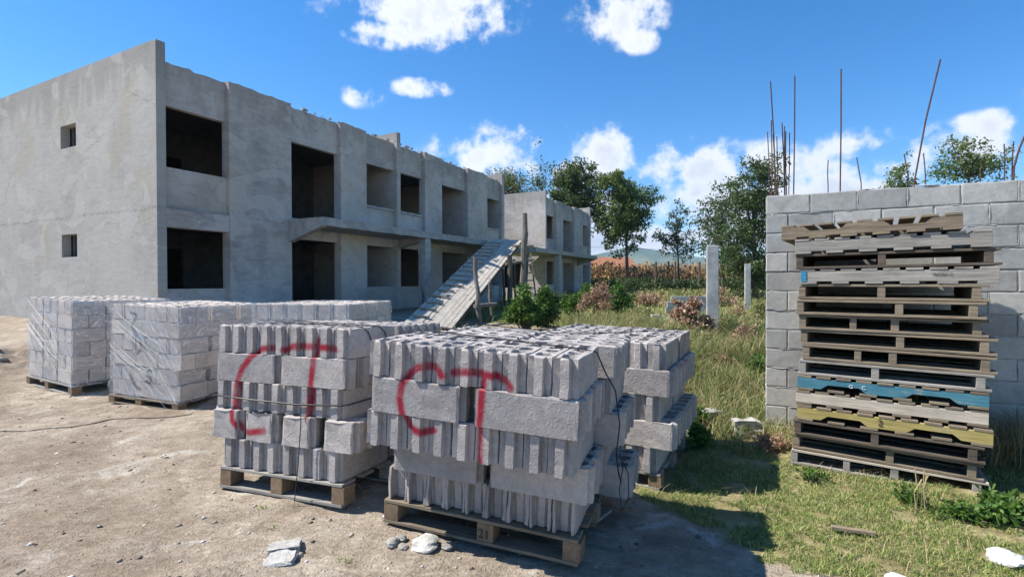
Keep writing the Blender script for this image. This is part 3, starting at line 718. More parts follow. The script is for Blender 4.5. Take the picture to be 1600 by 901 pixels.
def pallet(name, T, ang, x0, x1, y0, y1, ztop, H, label, group, mt, nb=5, blocks=True, front=None, style=0, mt2=None):
    """wooden pallet; local frame of a pile; top at ztop, height H"""
    M = Rm(*ang); c = Vector(((x0+x1)/2, (y0+y1)/2, ztop-H))
    root = bpy.data.objects.new(name, None); COL.objects.link(root); root.empty_display_size = .1
    root.matrix_world = Matrix.Translation(Vector(T)+M@c) @ M.to_4x4(); tag(root, label, 'pallet', group)
    w_, d_ = x1-x0, y1-y0; X0, X1, Y0_, Y1_ = -w_/2, w_/2, -d_/2, d_/2
    tb = .019; mt2 = mt2 or mt
    def jb(mb, *a):
        j = random.uniform(-.008, .008); k = random.uniform(-.008, .008)
        return mb.box(a[0]+j, a[1]+k, a[2], a[3], a[4], a[5])
    if style == 0:     # deck boards run along x, stringers along y seen end-on: openings face the viewer
        gp = .45 if nb < 7 else .09; bw = d_/(nb+(nb-1)*gp)
        for i in range(nb):
            y = Y0_+i*bw*(1+gp); jb(MB(), X0, X1, y, y+bw, H-tb, H-.001).build('deck_board', mt if i else mt2, root, .002)
        nbt = 3 if nb < 7 else 5  # extra bottom boards and tight gaps added in the stack to darken its openings
        for i in range(nbt):
            y = Y0_+i*(d_-bw)/(nbt-1); jb(MB(), X0, X1, y, y+bw, 0, tb).build('deck_board', mt, root, .002)
        for i in range(3):
            xs = X0+.0+i*(w_-.09)/2
            if i == 1: xs += random.uniform(-.12, .12)
            if blocks:
                for j in range(3):
                    yy = Y0_+j*(d_-.12)/2; MB().box(xs, xs+.1, yy+.002, yy+.12, tb+.001, H-tb-.001).build('block', M_end if j == 0 else mt, root, .003)
            else: MB().box(xs, xs+.05, Y0_+.004, Y1_-.004, tb+.001, H-tb-.001).build('stringer', mt, root, .002)
        if not blocks and random.random() < .45:
            xs = X0+w_*random.choice([.3, .68]); MB().box(xs, xs+.045, Y0_+.004, Y1_-.004, tb+.001, H-tb-.001).build('stringer', mt, root, .002)
    else:              # a stringer runs along x across the front (with or without fork notches), deck boards end-on
        n = 9; bw = w_/(n+(n-1)*.35)
        for i in range(n):
            x = X0+i*bw*1.35; MB().box(x, x+bw, Y0_-random.uniform(.0, .005), Y1_, H-tb, H-.001).build('deck_board', mt, root, .002)
        for i in range(6):
            bw2 = w_/(6+5*.9); x = X0+i*bw2*1.9; MB().box(x, x+bw2, Y0_-random.uniform(0, .004), Y1_, 0, tb).build('deck_board', mt, root, .002)
        for i in range(3):
            yy = Y0_+i*(d_-.04)/2; z0, z1 = tb+.001, H-tb-.001
            if style == 2:  # notched
                prof = [(X0, z0), (X0+w_*.14, z0), (X0+w_*.18, z0+.038), (X0+w_*.36, z0+.038), (X0+w_*.40, z0), (X0+w_*.60, z0), (X0+w_*.64, z0+.038), (X0+w_*.82, z0+.038), (X0+w_*.86, z0), (X1, z0), (X1, z1), (X0, z1)]
                if front == 'up': prof = [(x, z0+z1-z) for x, z in prof][::-1]
                mb = MB(); n_ = len(prof); mb.add([(x, yy, z) for x, z in prof]+[(x, yy+.04, z) for x, z in prof],
                      [tuple(range(n_)), tuple(range(2*n_-1, n_-1, -1))]+[(k, k+n_, (k+1) % n_+n_, (k+1) % n_) for k in range(n_)])
                mb.build('stringer', mt2 if i == 0 else mt, root)
            else: MB().box(X0, X1, yy, yy+.04, z0, z1).build('stringer', mt2 if i == 0 else mt, root, .002)
    return root

def frame_of(T, ang, axis='y'):
    M = Rm(*ang)
    if axis == 'y': return (T, M@Vector((1, 0, 0)), M@Vector((0, 1, 0)), M@Vector((0, 0, 1)))
    return (T, M@Vector((0, 1, 0)), M@Vector((-1, 0, 0)), M@Vector((0, 0, 1)))

# --- nearest pile, sprayed CT
FT, FA = (.329, 2.53, 1.12), (-.35, .002, .043)
sC = [(-.751, -.152), (-.775, -.119), (-.831, -.109), (-.898, -.122), (-.954, -.16), (-1.001, -.232), (-1.012, -.306), (-.995, -.392), (-.952, -.458), (-.874, -.487), (-.796, -.459)]
sT = [(-.692, -.133), (-.613, -.118), (-.515, -.122), (-.435, -.127), (-.377, -.151), (-.356, -.177)]
sT2 = [(-.507, -.127), (-.514, -.322), (-.523, -.414), (-.518, -.611)]
MF = block_mat('sprayed_block_near', BLK, [sC, sT, sT2], frame_of(FT, FA), width=.023)
WB, LB = .134, .598
mesh_f = {'n': [block_mesh('hollow_block', LB, WB, .198, MF, seed=i) for i in range(4)], 'b': [block_mesh('hollow_block', LB, WB, .198, MF, dep=.05, seed=20+i, open_end=True, rough=.0035) for i in range(3)]}
g = 'hollow blocks of the nearest pile'
hollow_pile(FT, FA, [
    [('L', 0, 0, 9, -1.233), ('C', .11, .63, 4, -1.13)],
    [('C', .035, 0, 4, -1.225), ('L', .075, .575, 9, -1.16)],
    [('L', -.013, .01, 9, -1.245), ('C', .15, .62, 4, -1.10)],
    [('C', .05, .2, 4, -1.19), ('L', .02, .76, 8, -1.13)],
    [('L', -.045, .235, 9, -1.215), ('C', .19, .845, 3, -1.06)]], mesh_f, 'nearest pile', g, WB, LB)
pallet('wooden_pallet', FT, FA, -1.235, -.01, .225, 1.3, -1.003, .145, 'block-footed pallet under the nearest block pile', 'pallets under block piles', M_wood, nb=6)

# --- left pile, sprayed CT
LT, LA = (-1.072, 3.39, 1.201), (-.35, -.04, -.001)
lC = [(-.64, -.15), (-.737, -.159), (-.835, -.223), (-.907, -.304), (-.955, -.407), (-.972, -.564), (-.953, -.675), (-.879, -.735), (-.778, -.737), (-.664, -.72)]
lT = [(-.549, -.162), (-.461, -.132), (-.341, -.127), (-.181, -.129), (-.105, -.139)]
lT2 = [(-.26, -.087), (-.276, -.209), (-.298, -.388), (-.312, -.588)]
ML = block_mat('sprayed_block_left', BLK, [lC, lT, lT2], frame_of(LT, LA), width=.025)
WL_, LL = .126, .575
mesh_l = {'n': [block_mesh('hollow_block', LL, WL_, .198, ML, seed=40+i, ridge=.05) for i in range(4)], 'h': [block_mesh('half_block', .272, WL_, .198, ML, holes=2, seed=50+i, rough=.003) for i in range(2)], 'Lh': .272}
g = 'hollow blocks of the left strapped pile'
hollow_pile(LT, LA, [
    [('L', 0, 0, 9, -1.172), ('C', .03, .60, 5, -1.17)],
    [('C', 0, 0, 4, -1.172), ('L', .0, .54, 9, -1.17)],
    [('L', -.036, 0, 9, -1.172), ('C', 0, .60, 5, -1.17)],
    [('H', .102, -.035, 4, -1.163), ('L', .0, .54, 9, -1.17)],
    [('L', -.028, -.02, 8, -1.06), ('C', -.02, .58, 4, -1.15)]], mesh_l, 'left CT pile', g, WL_, LL)
pallet('wooden_pallet', LT, LA, -1.06, .0, -.03, 1.15, -1.003, .15, 'block-footed pallet under the left CT block pile', 'pallets under block piles', M_woodgrey, nb=6)

# --- right pile behind, two faint red streaks on its side
RT, RA = (1.16, 3.895, 1.032), (-.483, .01, .02)
MR = block_mat('sprayed_block_right', BLK, [[(.409, -.013), (.33, -.1), (.25, -.186)], [(.864, -.006), (.80, -.09), (.723, -.175)], [(.25, -.215), (.75, -.215)]], frame_of(RT, RA, 'x'), width=.013, strength=.5, depth=.1)
WR_, LR = .141, .585
mesh_r = {'n': [block_mesh('hollow_block', LR, WR_, .198, MR, seed=70+i) for i in range(4)]}
g = 'hollow blocks of the right rear pile'
hollow_pile(RT, RA, [
    [('L', 0, 0, 8, -1.16), ('L', 0, .60, 8, -1.16)],
    [('C', .058, 0, 8, -1.14)],
    [('L', -.045, 0, 8, -1.18), ('L', -.045, .60, 8, -1.18)],
    [('C', .083, 0, 8, -1.12)],
    [('L', -.056, 0, 8, -1.19), ('L', -.056, .6, 8, -1.19)]], mesh_r, 'right rear pile', g, WR_, LR)
pallet('wooden_pallet', RT, RA, -1.15, -.03, .02, 1.2, -1.003, .125, 'pallet under the right rear block pile', 'pallets under block piles', M_woodgrey, nb=6)

# straps and tie wires
def strap(T, ang, pts, r, label, name='tie_wire', mt=None):
    M = Rm(*ang); P = [Vector(T)+M@Vector(q) for q in pts]
    return thing(name, MB().tube(P, r, 5), mt or M_wire, label, 'tie wire', 'wires tying the block piles', loc=tuple(P[0]))
strap(LT, LA, [(-1.19, 1.2, -.50), (-1.195, -.02, -.505), (-.8, -.014, -.518), (-.4, -.012, -.522), (-.03, -.014, -.50), (-.005, .02, -.498), (.02, .62, -.485), (.04, 1.2, -.48)], .006, 'dark band around the third layer of the left CT pile')
strap(LT, LA, [(-.36, -.02, -.53), (-.32, -.06, -.62), (-.335, -.06, -.9), (-.35, -.07, -1.14)], .0035, 'loose wire hanging down the front of the left CT pile')
strap(LT, LA, [(-1.1, .5, .008), (-.4, .28, .008), (-.01, .15, .008), (.01, .2, -.03), (.02, .3, -.2)], .0045, 'wire crossing the top of the left pile to its first side block')
strap(LT, LA, [(-1.1, .7, .008), (-.4, .45, .008), (.0, .34, .008), (.012, .4, -.04), (.02, .47, -.2)], .0045, 'wire crossing the top of the left pile beside the rear band')
strap(FT, FA, [(-1.15, .62, .004), (-.7, .50, .010), (-.35, .42, .008), (-.05, .36, .006), (.01, .40, -.01), (.05, .47, -.13), (.10, .56, -.25), (.13, .58, -.45), (.12, .56, -.62), (.14, .54, -.72), (.15, .60, -.80)], .0045, 'black cable over the top and down the right side of the nearest pile')
strap(FT, FA, [(.14, .53, -.60), (.20, .50, -.70), (.21, .5, -.84), (.17, .52, -.93), (.15, .54, -.82), (.17, .5, -.66), (.13, .5, -.6), (.18, .5, -.63)], .0032, 'loose coil of black wire on the right side of the nearest pile')
strap(RT, RA, [(-1.16, .1, .006), (-.75, .3, .006), (-.5, .62, .006), (-.3, .9, .006), (-.1, 1.2, .006)], .004, 'thin wire lying across the top of the right rear pile')

# ------------------------------------------------------------------ film-wrapped piles
MW = block_mat('pale_block', (.52, .465, .415), smooth=.35)
def film_pile(T, ang, W_, D_, rows, h, pname, ph, pal_mt, film_label, extra_mat=None, seed=0):
    M = Rm(*ang); rnd = random.Random(seed)
    mt = extra_mat or MW; bl, bw = .385, .19
    me = [block_mesh('wrapped_block', bl, bw, h-.003, mt, holes=3, ridge=.12, dep=.004, seed=seed+i, rough=.0015) for i in range(2)]
    nL = max(2, round(W_/.2)); stp = W_/nL; nB = max(1, round(D_/.4)); 
    for li in range(rows):
        z = -li*h; L_type = li % 2 == 0; off = rnd.uniform(-.02, .02)
        if L_type:
            for b in range(nB):
                for k in range(nL):
                    if li not in (0,) and not (b == 0 or k == 0 or k == nL-1): continue
                    place(rnd.choice(me), 'wrapped_block', T, M, (-(k+1)*stp+off, b*D_/nB, z), 0, f"{ORD[nL-1-k]} pale block from left, {ORD[b]} row back, {LAY[li] if li < rows-1 else 'bottom layer'}, {pname}", 'concrete block', 'pale blocks in '+pname, .003)
        else:
            nC = max(1, round(W_/.4)); nD = max(2, round(D_/.2))
            for j in range(nD):
                for k in range(nC):
                    if not (j == 0 or k == 0 or k == nC-1): continue
                    place(rnd.choice(me), 'wrapped_block', T, M, (-(k+1)*W_/nC+off, j*D_/nD+bw, z), 1, f"crosswise {ORD[nC-1-k]} pale block from left, {ORD[j]} deep, {LAY[li] if li < rows-1 else 'bottom layer'}, {pname}", 'concrete block', 'pale blocks in '+pname, .003)
    # film: wrinkled skirt round the pile
    zb = -rows*h-.03; n = 150; m_ = 34; e = .022; V = []; Fc = []
    per = [(-W_-e, D_+e), (-W_-e, -e), (e, -e), (e, D_+e)]
    for j in range(m_+1):
        z = .012+(zb-.012)*j/m_
        for i in range(n):
            s = i/n*4; k = int(s); f = s-k; a = per[k]; b = per[(k+1) % 4]
            x = a[0]+(b[0]-a[0])*f; y = a[1]+(b[1]-a[1])*f
            cx, cy = x+W_/2, y-D_/2; r_ = 1+.016*(math.sin(7*s+z*11+seed)*math.sin(z*23+3*s))
            q = fbm(np.array([s*4+seed, ]), np.array([z*9.]), 3)[0]*.05
            k_ = r_+q; k_ = max(k_, 1.0)
            V.append((-W_/2+cx*k_, D_/2+cy*k_, z))
    for j in range(m_):
        for i in range(n):
            i2 = (i+1) % n; Fc.append((j*n+i, j*n+i2, (j+1)*n+i2, (j+1)*n+i))
    o = link('stretch_film', fast('stretch_film', V, Fc, M_film, True), None)
    o.matrix_world = Matrix.Translation(Vector(T)) @ M.to_4x4(); tag(o, film_label, 'plastic film', 'films wrapped round block piles')
    # taut folds of film as thin ropes
    mb = MB()
    for k in range(7):
        x0 = -W_-e*1.2+rnd.uniform(0, .15)*W_; z0 = -rnd.uniform(0, .55)*rows*h; dx = rnd.uniform(.5, .9)*W_
        mb.tube([(x0, -e*1.5, z0), (x0+dx*.5, -e*1.5-.006, z0-dx*.25-.02), (min(x0+dx, e*.8), -e*1.5, z0-dx*rnd.uniform(.45, .8))], [.002, rnd.uniform(.0015, .003), .0015], 4)
    q = mb.build('film_fold', M_plast, o)
    pallet('wooden_pallet', T, ang, -W_-.02, .02, -.03, D_, -rows*h-.008, ph, f'pallet under the {pname}', 'pallets under wrapped piles', pal_mt, nb=6)
BT, BA = (-3.93, 6.12, 1.215), (-.31, .0, .035)
mS = [(-.44, -.79), (-.47, -.775), (-.50, -.80), (-.49, -.84), (-.45, -.87), (-.44, -.91), (-.47, -.94), (-.51, -.92)]
mS2 = [(-.80, -.10), (-.70, -.12), (-.78, -.26), (-.66, -.38), (-.60, -.52), (-.68, -.60)]
mS3 = [(-.80, -.86), (-.70, -.99), (-.62, -1.03)]
MWB = block_mat('marked_pale_block', (.52, .465, .415), [mS, mS2, mS3], frame_of(BT, BA), width=.02, strength=.75, paint=(.06, .055, .06), smooth=.35)
film_pile((-5.87, 6.93, 1.262), (-.46, 0, .04), 1.22, 1.22, 6, .187, 'far left wrapped pile', .13, M_woodgrey, 'clear stretch film round the leftmost pile by the grey wall', None, 3)
film_pile(BT, BA, 1.1, 1.33, 6, .187, 'middle wrapped pile', .10, M_wood, 'clear wrinkled stretch film round the middle pale pile with dark marks', MWB, 9)
film_pile((-1.86, 5.85, 1.262), (-.16, 0, .0), 1.17, 1.2, 6, .187, 'rear wrapped pile', .13, M_wood, 'clear stretch film round the pale pile standing behind the left CT pile', None, 15)
# blue number on the side of the middle pile
def digit_mark(T, ang, x, y, z, s, mt, label):
    M = Rm(*ang); P = [(0, 1.0, 1), (0, .15, 1), (0, .1, .55), (0, .6, .6), (0, .95, .35), (0, .8, .05), (0, .1, 0)]
    mb = MB().tube([Vector((x, y+q[1]*s*.8, z+q[2]*s)) for q in P], .010, 5)
    for i, v_ in enumerate(mb.v): mb.v[i] = (x+(v_[0]-x)*.15, v_[1], v_[2])
    o = link('painted_number', mb.mesh('painted_number', mt), mt); return o, M, T

# ------------------------------------------------------------------ block wall, right
WO = np.array([2.65, 5.40]); WY = -.43
wall = empty('block_wall', (WO[0], WO[1], 0), WY, 'tall unfinished grey block wall behind the stack of pallets, steel bars on top', 'wall')
M_wall, t = mat('wall_block', .94, .2)
isl = t.new('ShaderNodeNewGeometry').outputs['Random Per Island']
c = t.ramp(t.m('ADD', t.m('MULTIPLY', t.noise(t.pos, 3.3, 5), .5), t.m('MULTIPLY', t.noise(t.pos, 22, 5, .7), .5)), [(.33, (.31, .305, .29)), (.67, (.50, .49, .465))])
c = t.mix(.9, c, t.ramp(isl, [(0, (.70, .70, .70)), (.5, (.95, .95, .93)), (1, (1.10, 1.08, 1.04))]), 'MULTIPLY')
c = t.mix(t.mapr(t.noise(t.pos, 1.7, 6, .7, .8), .52, .68, 0, .4), c, (.20, .185, .165, 1))
t.l.new(c, t.b.inputs['Base Color']); bump(t, t.m('ADD', t.noise(t.pos, 120, 4, .7), t.m('MULTIPLY', t.noise(t.pos, 30, 4, .6), .5)), .45, .004)
M_mort = simple('mortar', (.22, .21, .20), (.50, .485, .455), 20, bs=.9, bscale=60, bd=.01)
def chipbox(mb, x0, x1, y0, y1, z0, z1, j=.004):
    """block face with slightly uneven rounded edges (subdivided front)"""
    n, m2 = 7, 5; b = len(mb.v); r = .0025; fxs = [0, .025, .2, .4, .6, .8, .975, 1]; fzs = [0, .05, .35, .65, .95, 1]
    for jz in range(m2+1):
        for i in range(n+1):
            fx = fxs[i]; fz = fzs[jz]; edge = (i in (0, n)) or (jz in (0, m2))
            xx = x0+(x1-x0)*fx+(random.uniform(-j, j) if edge else 0); zz = z0+(z1-z0)*fz+(random.uniform(-j, j) if edge else 0)
            mb.v.append((xx, y0+(r+random.uniform(0, .0015) if edge else random.uniform(-.0006, .0006)), zz))
    for jz in range(m2):
        for i in range(n):
            q = b+jz*(n+1)+i; mb.f.append((q, q+1, q+n+2, q+n+1))
    # rim back to y1
    rim = [b+i for i in range(n+1)]+[b+jz*(n+1)+n for jz in range(1, m2+1)]+[b+m2*(n+1)+i for i in range(n-1, -1, -1)]+[b+jz*(n+1) for jz in range(m2-1, 0, -1)]
    b2 = len(mb.v)
    for q in rim: v_ = mb.v[q]; mb.v.append((v_[0], y1, v_[2]))
    k = len(rim)
    for i in range(k): i2 = (i+1) % k; mb.f.append((rim[i], b2+i, b2+i2, rim[i2]))
    mb.f.append(tuple(range(b2, b2+k)))
bl = MB(); mo = MB(); zt = -.12; nrow = 13; ch = .1985; LW = 5.4
for r_ in range(nrow):
    z0 = zt+r_*ch-.06; x = -.2 if r_ % 2 else 0.0
    drift = .004
    while x < LW:
        w2 = .4; xa = max(x, 0)+.004; xb = x+w2-.004
        if r_ == nrow-1: w2 = .4
        chipbox(bl, xa, xb, random.uniform(-.004, .004), .075, z0+.004+random.uniform(-.002, .003), z0+ch-.004+random.uniform(-.003, .002), .005)
        chipbox(bl, xa, xb, .148, .076, z0+.006, z0+ch-.008)
        # squeezed-out mortar along the bed joint and head joint
        if random.random() < .6:
            q0 = max(x, 0.01)+random.uniform(0, .1); pts = []; n_ = 8; w3 = min(random.uniform(.1, .3), LW-q0-.02)
            for i in range(n_): pts.append((q0+i*w3/(n_-1), .004-random.uniform(0, .003), z0+ch-.001+random.uniform(-.003, .003)))
            mo.tube(pts, [.002]+[random.uniform(.002, .009) for _ in pts[2:]]+[.002], 5)
        if random.random() < .55:
            mo.tube([(xb+.006, .004, z0+.01), (xb+.006+random.uniform(-.004, .004), .0, z0+ch*.5), (xb+.006, .004, z0+ch-.01)], [random.uniform(.003, .008) for _ in range(3)], 5)
        x += w2
mo.box(.012, LW, .012, .136, -.3, zt+nrow*ch-.06-.015)
bl.build('blockwork', M_wall, wall); mo.build('mortar', M_mort, wall)
MB().box(-.02, LW, -.03, .2, -.4, -.17).build('footing', M_conc, wall, .01)
wtop = zt+nrow*ch-.07
def wloc(px, py):     # pixel to wall-plane local (s, z)
    v = CF+CR*(px-800)/F_PX+CU*(450.5-py)/F_PX; n_ = np.array([-sin(WY), cos(WY), 0]); o_ = np.array([0, 0, EYE]); p_ = np.array([WO[0]-sin(WY)*.07, WO[1]+cos(WY)*.07, 0])
    q = o_+v*((p_-o_)@n_/(v@n_)); return float((q[0]-WO[0])*cos(WY)+(q[1]-WO[1])*sin(WY)), float(q[2])
bars = [((1213, 300), (1204, 126), .007), ((1240, 298), (1242, 118), .007), ((1312, 293), (1313, 111), .007), ((1427, 281), (1472, 90), .0075), ((1579, 266), (1602, 203), .008),
        ((1206, 300), (1205, 190), .006), ((1214, 300), (1208, 210), .006), ((1226, 299), (1222, 192), .006), ((1227, 299), (1226, 196), .006), ((1229, 299), (1228, 205), .006), ((1233, 299), (1234, 206), .005),
        ((1203, 300), (1199, 208), .005), ((1215, 300), (1214, 212), .005),
        ((1294, 294), (1294, 250), .005), ((1345, 290), (1338, 247), .005), ((1419, 284), (1411, 242), .005), ((1445, 281), (1442, 240), .005), ((1569, 268), (1569, 225), .005), ((1583, 266), (1586, 220), .005), ((1532, 270), (1532, 245), .004)]
for (a, b, r_) in bars:
    s0, z0 = wloc(*a); s1, z1 = wloc(*b); dy = random.uniform(.03, .12)
    MB().tube([(s0, dy, wtop-.15), (s0+(s1-s0)*.1, dy, z0+.02), ((s0+s1)/2+random.uniform(-.006, .006), dy, (z0+z1)/2), (s1, dy+random.uniform(-.02, .02), z1)], r_, 6).build('rebar', M_rust, wall)

# ------------------------------------------------------------------ stack of pallets
SO = Vector((2.36, 4.33, 0)); SY = -.61
descr = [  # from the top down: style, material, front material, x shift, width, label
    (2, M_wood, None, -.05, 1.16, 'topmost notched brown pallet, twisted and sticking out left, at the top of the pallet stack', 'up'),
    (1, M_woodgrey, None, .03, 1.22, 'striped-shadow grey board pallet second from the top of the stack', None),
    (0, M_wooddark, None, .03, 1.26, 'dark open pallet third from the top of the stack, sticking out right', None),
    (1, M_woodgrey, M_woodgrey, .05, 1.22, 'long grey board pallet with blue end, fourth from the top of the stack', None),
    (0, M_wood, None, .03, 1.18, 'open brown pallet directly below the grey board pallet', None),
    (0, M_wood, None, .02, 1.17, 'open pallet sixth from the top of the stack', None),
    (0, M_wood, None, .03, 1.18, 'open pallet seventh from the top of the stack', None),
    (0, M_wood, None, .04, 1.21, 'open pallet eighth from the top, with pale board ends', None),
    (0, M_wood, None, .05, 1.20, 'open pallet ninth from the top of the stack', None),
    (0, M_woodgrey, None, .03, 1.20, 'open grey pallet directly above the blue pallet', None),
    (2, M_wood, M_bluep, .02, 1.19, 'pallet with blue painted front board and white lettering', None),
    (1, M_wood, M_woodwhite, .01, 1.20, 'pallet with pale front board between the blue and yellow pallets', None),
    (2, M_wood, M_yel, .02, 1.21, 'pallet with yellow painted front board and the number 2', None),
    (0, M_wooddark, None, .0, 1.19, 'open dark pallet directly under the yellow pallet', None),
    (0, M_wood, None, -.01, 1.2, 'open pallet second from the bottom of the stack', None),
    (0, M_woodgrey, M_woodwhite, -.02, 1.24, 'bottom pallet of the stack with a pale top board, on the grass', None)]
ph = .1265; n = len(descr); roots = []
for i, (st, m1_, m2_, dx, wd, lb, fr) in enumerate(descr):
    k = n-1-i; f = k/(n-1)      # 0 at bottom
    zt_ = -.035+(k+1)*ph
    ry = .02*(1-f)-.035*max(0, (f-.6))*1.2+random.uniform(-.004, .004); dy = random.uniform(-.015, .015)
    if i == 0: ry = -.022
    r_ = pallet('wooden_pallet', (SO.x, SO.y, 0), (SY+random.uniform(-.012, .012)-(0.02 if i == 0 else 0), 0, ry), dx, dx+wd, dy, dy+1.12, zt_+(dx+wd/2)*sin(ry), ph-.004, lb, 'pallets stacked against the block wall', m1_, nb=7, blocks=False, style=st, front=fr, mt2=m2_)
    roots.append(r_)
# markings
def text_child(parent, s, size, loc, mt, rot=(pi/2, 0, 0)):
    cu = bpy.data.curves.new('marking', 'FONT'); cu.body = s; cu.size = size; cu.extrude = .0008; cu.align_x = 'CENTER'
    tmp = bpy.data.objects.new('tmp', cu); COL.objects.link(tmp); dg = bpy.context.evaluated_depsgraph_get()
    me = bpy.data.meshes.new_from_object(tmp.evaluated_get(dg)); bpy.data.objects.remove(tmp)
    o = link('marking', me, None, parent); me.materials.clear(); me.materials.append(mt); o.location = loc; o.rotation_euler = rot; return o
M_ink = simple('dark_ink', (.03, .03, .03), (.06, .055, .05), 30, bs=0)
M_wpaint = simple('white_stencil_paint', (.5, .55, .55), (.8, .82, .82), 60, bs=0)
M_bpaint = simple('blue_end_paint', (.02, .14, .25), (.05, .24, .38), 40, bs=0)
text_child(roots[12], '2', .07, (-.04, -.565, .045), M_ink)
text_child(roots[10], 'G     C', .04, (-.18, -.565, .055), M_wpaint)
text_child(roots[3], 'MADEX-C', .026, (.30, -.565, .062), M_ink)
MB().box(-.608, -.568, -.5655, -.5605, .02, .103).build('blue_end_mark', M_bpaint, roots[3])
# number on the middle foot of the nearest pallet
npal = [o for o in bpy.data.objects if o.get('label', '').startswith('block-footed pallet under the nearest')][0]
text_child(npal, '21', .075, (.06, -.5375-.004, .04), M_ink)

# ------------------------------------------------------------------ posts, footing, stub wall
def conc_post(px, ybase, ytop, Y, w_, label, rebar=True):
    x, y, zb = at(px, ybase, Y); _, _, zt_ = at(px, ytop, Y); zb = tz(x, y)-.1
    r_ = empty('concrete_post', (x, y, zb), -.3, label, 'post', 'concrete posts in the weeds')
    MB().box(-w_/2, w_/2, -w_/2, w_/2, 0, zt_-zb).build('shaft', M_conc, r_, .012)
    for a in (-1, 1):
        for b in (-1, 1): MB().tube([(a*w_*.3, b*w_*.3, zt_-zb-.05), (a*w_*.3+.01, b*w_*.3, zt_-zb+.22)], .006, 5).build('rebar', M_rust, r_)
conc_post(1113, 536, 384, 12.0, .255, 'nearer square concrete post standing in the weeds left of the block wall')
conc_post(1168, 484, 412, 22.0, .225, 'farther thin concrete post between the near post and the block wall')
a = at(1122, 541, 12.2); b = at(1215, 545, 11.6)
thing('concrete_kerb', MB().bar((a[0], a[1], .12), (b[0], b[1], .12), .18, .30), M_conc, 'low concrete footing strip running right from the near post', 'footing', bevel=.01)
x, y, z = at(1074, 490, 19.0); zb = tz(x, y)
st_ = empty('stub_wall', (x, y, zb), -.12, 'low stepped block wall stub behind the dry bush', 'wall')
mb = MB()
for r_ in range(4):
    x0 = -.72+(.14 if r_ == 3 else (-.05 if r_ < 2 else 0)); q = x0
    while q < .62:
        q2 = min(q+.39, .68); chipbox(mb, q+.004, q2-.004, 0, .15, r_*.2+.003-.05, r_*.2+.195-.05); q = q2+.001
mb.build('blockwork', M_wall, st_)
for px, py, s in ((1024, 492, .14), (1035, 496, .1)):
    x, y, z = at(px, py, 17.5); 
    thing('loose_block', MB().box(-s, s, -s, s, 0, s*1.6), M_wall, f'small grey block lying in the grass {"left" if s > .12 else "right"} of a pair near the stub wall', 'block', bevel=.01, loc=(0, 0, 0)).location = (x, y, tz(x, y))

# ------------------------------------------------------------------ loose stones and debris
def stone(px, py, Y, s, label, mt, flat=.5, name='rubble_stone', cat='stone', rz=None, slab=False, yoff=0):
    x, y, _ = at(px, py, Y); z = tz(x, y)
    bm = bmesh.new()
    if slab: bmesh.ops.create_cube(bm, size=1); bmesh.ops.subdivide_edges(bm, edges=bm.edges, cuts=4, use_grid_fill=True)
    else: bmesh.ops.create_icosphere(bm, subdivisions=3, radius=.55)
    for v_ in bm.verts:
        q_ = v_.co*3.1+Vector((px, py, 0)); q_ = float(vnoise(np.array([q_.x+q_.z*1.3]), np.array([q_.y-q_.z*.9]))[0])
        v_.co *= (.78+.42*q_+random.uniform(-.03, .03)) if not slab else (.74+.42*q_+random.uniform(-.025, .025))
        v_.co.x *= s*1.25; v_.co.y *= s; v_.co.z *= s*flat
    zmin = min(v_.co.z for v_ in bm.verts)
    for v_ in bm.verts: v_.co.z -= zmin*.8
    me = bpy.data.meshes.new(name); bm.to_mesh(me); bm.free()
    o = link(name, me, mt); o.location = (x, y, z); o.rotation_euler = (random.uniform(-.1, .1), random.uniform(-.1, .1), random.uniform(0, 3) if rz is None else rz)
    return tag(o, label, cat, 'loose rubble')
stone(445, 868, 2.84, .125, 'upper of two pale flat stones on the dirt, front left', M_rock, .32, slab=True, rz=.3)
stone(440, 888, 2.72, .115, 'lower of two pale flat stones on the dirt, front left', M_rock, .32, slab=True, rz=.1)
stone(612, 852, 2.94, .075, 'small grey stone at the left of the rubble before the nearest pallet', M_rockg, .6)
stone(627, 845, 3.0, .06, 'tiny grey stone beside the bigger one before the nearest pallet', M_rockg, .6)
stone(630, 857, 2.92, .055, 'second tiny stone just below the rubble row', M_rockg, .5)
stone(665, 850, 2.95, .14, 'whitish flat lump on the dirt before the nearest pallet', M_rock, .35)
stone(698, 852, 2.94, .055, 'small grey stone in the shade under the nearest pallet edge', M_rockg, .6)
stone(1572, 874, 2.78, .13, 'white rounded lump in the grass at the bottom right', M_plast, .62, 'plaster_lump')
stone(1412, 896, 2.66, .12, 'white flat piece lying in grass at the bottom edge', M_plast, .22, 'plaster_lump')
stone(1107, 652, 5.75, .22, 'pale broken block lying tilted in the weeds beside the right pile', M_rock, .62, 'broken_block', slab=True, rz=.5)
stone(1166, 672, 5.25, .20, 'pale flat board-like slab leaning near the foot of the block wall', M_rock, .8, 'broken_slab', slab=True, rz=-.2)
stone(1107, 576, 9.0, .26, 'pale rock in the weeds below the near concrete post', M_rock, .7)
for i, (px, py) in enumerate([(1088, 606), (1098, 612), (1112, 606), (1122, 617), (1135, 622), (1100, 598)]):
    stone(px, py, 6.9+(610-py)*.03, .12, 'pale fragment in the heap of broken plaster among the weeds', M_rock, .45, 'plaster_fragment', 'fragment')
stone(1046, 487, 17.0, .30, 'white round sack end lying near the stub wall', M_plast, .6, 'white_sack', 'sack')
x, y, z = at(1335, 822, 3.2); thing('wood_offcut', MB().bar((x-.12, y+.04, tz(x, y)+.02), (x+.10, y-.05, tz(x, y)+.02), .035, .02), M_wood, 'small wood offcut lying in the middle of the short grass', 'wood', 'wood offcuts', bevel=.002)
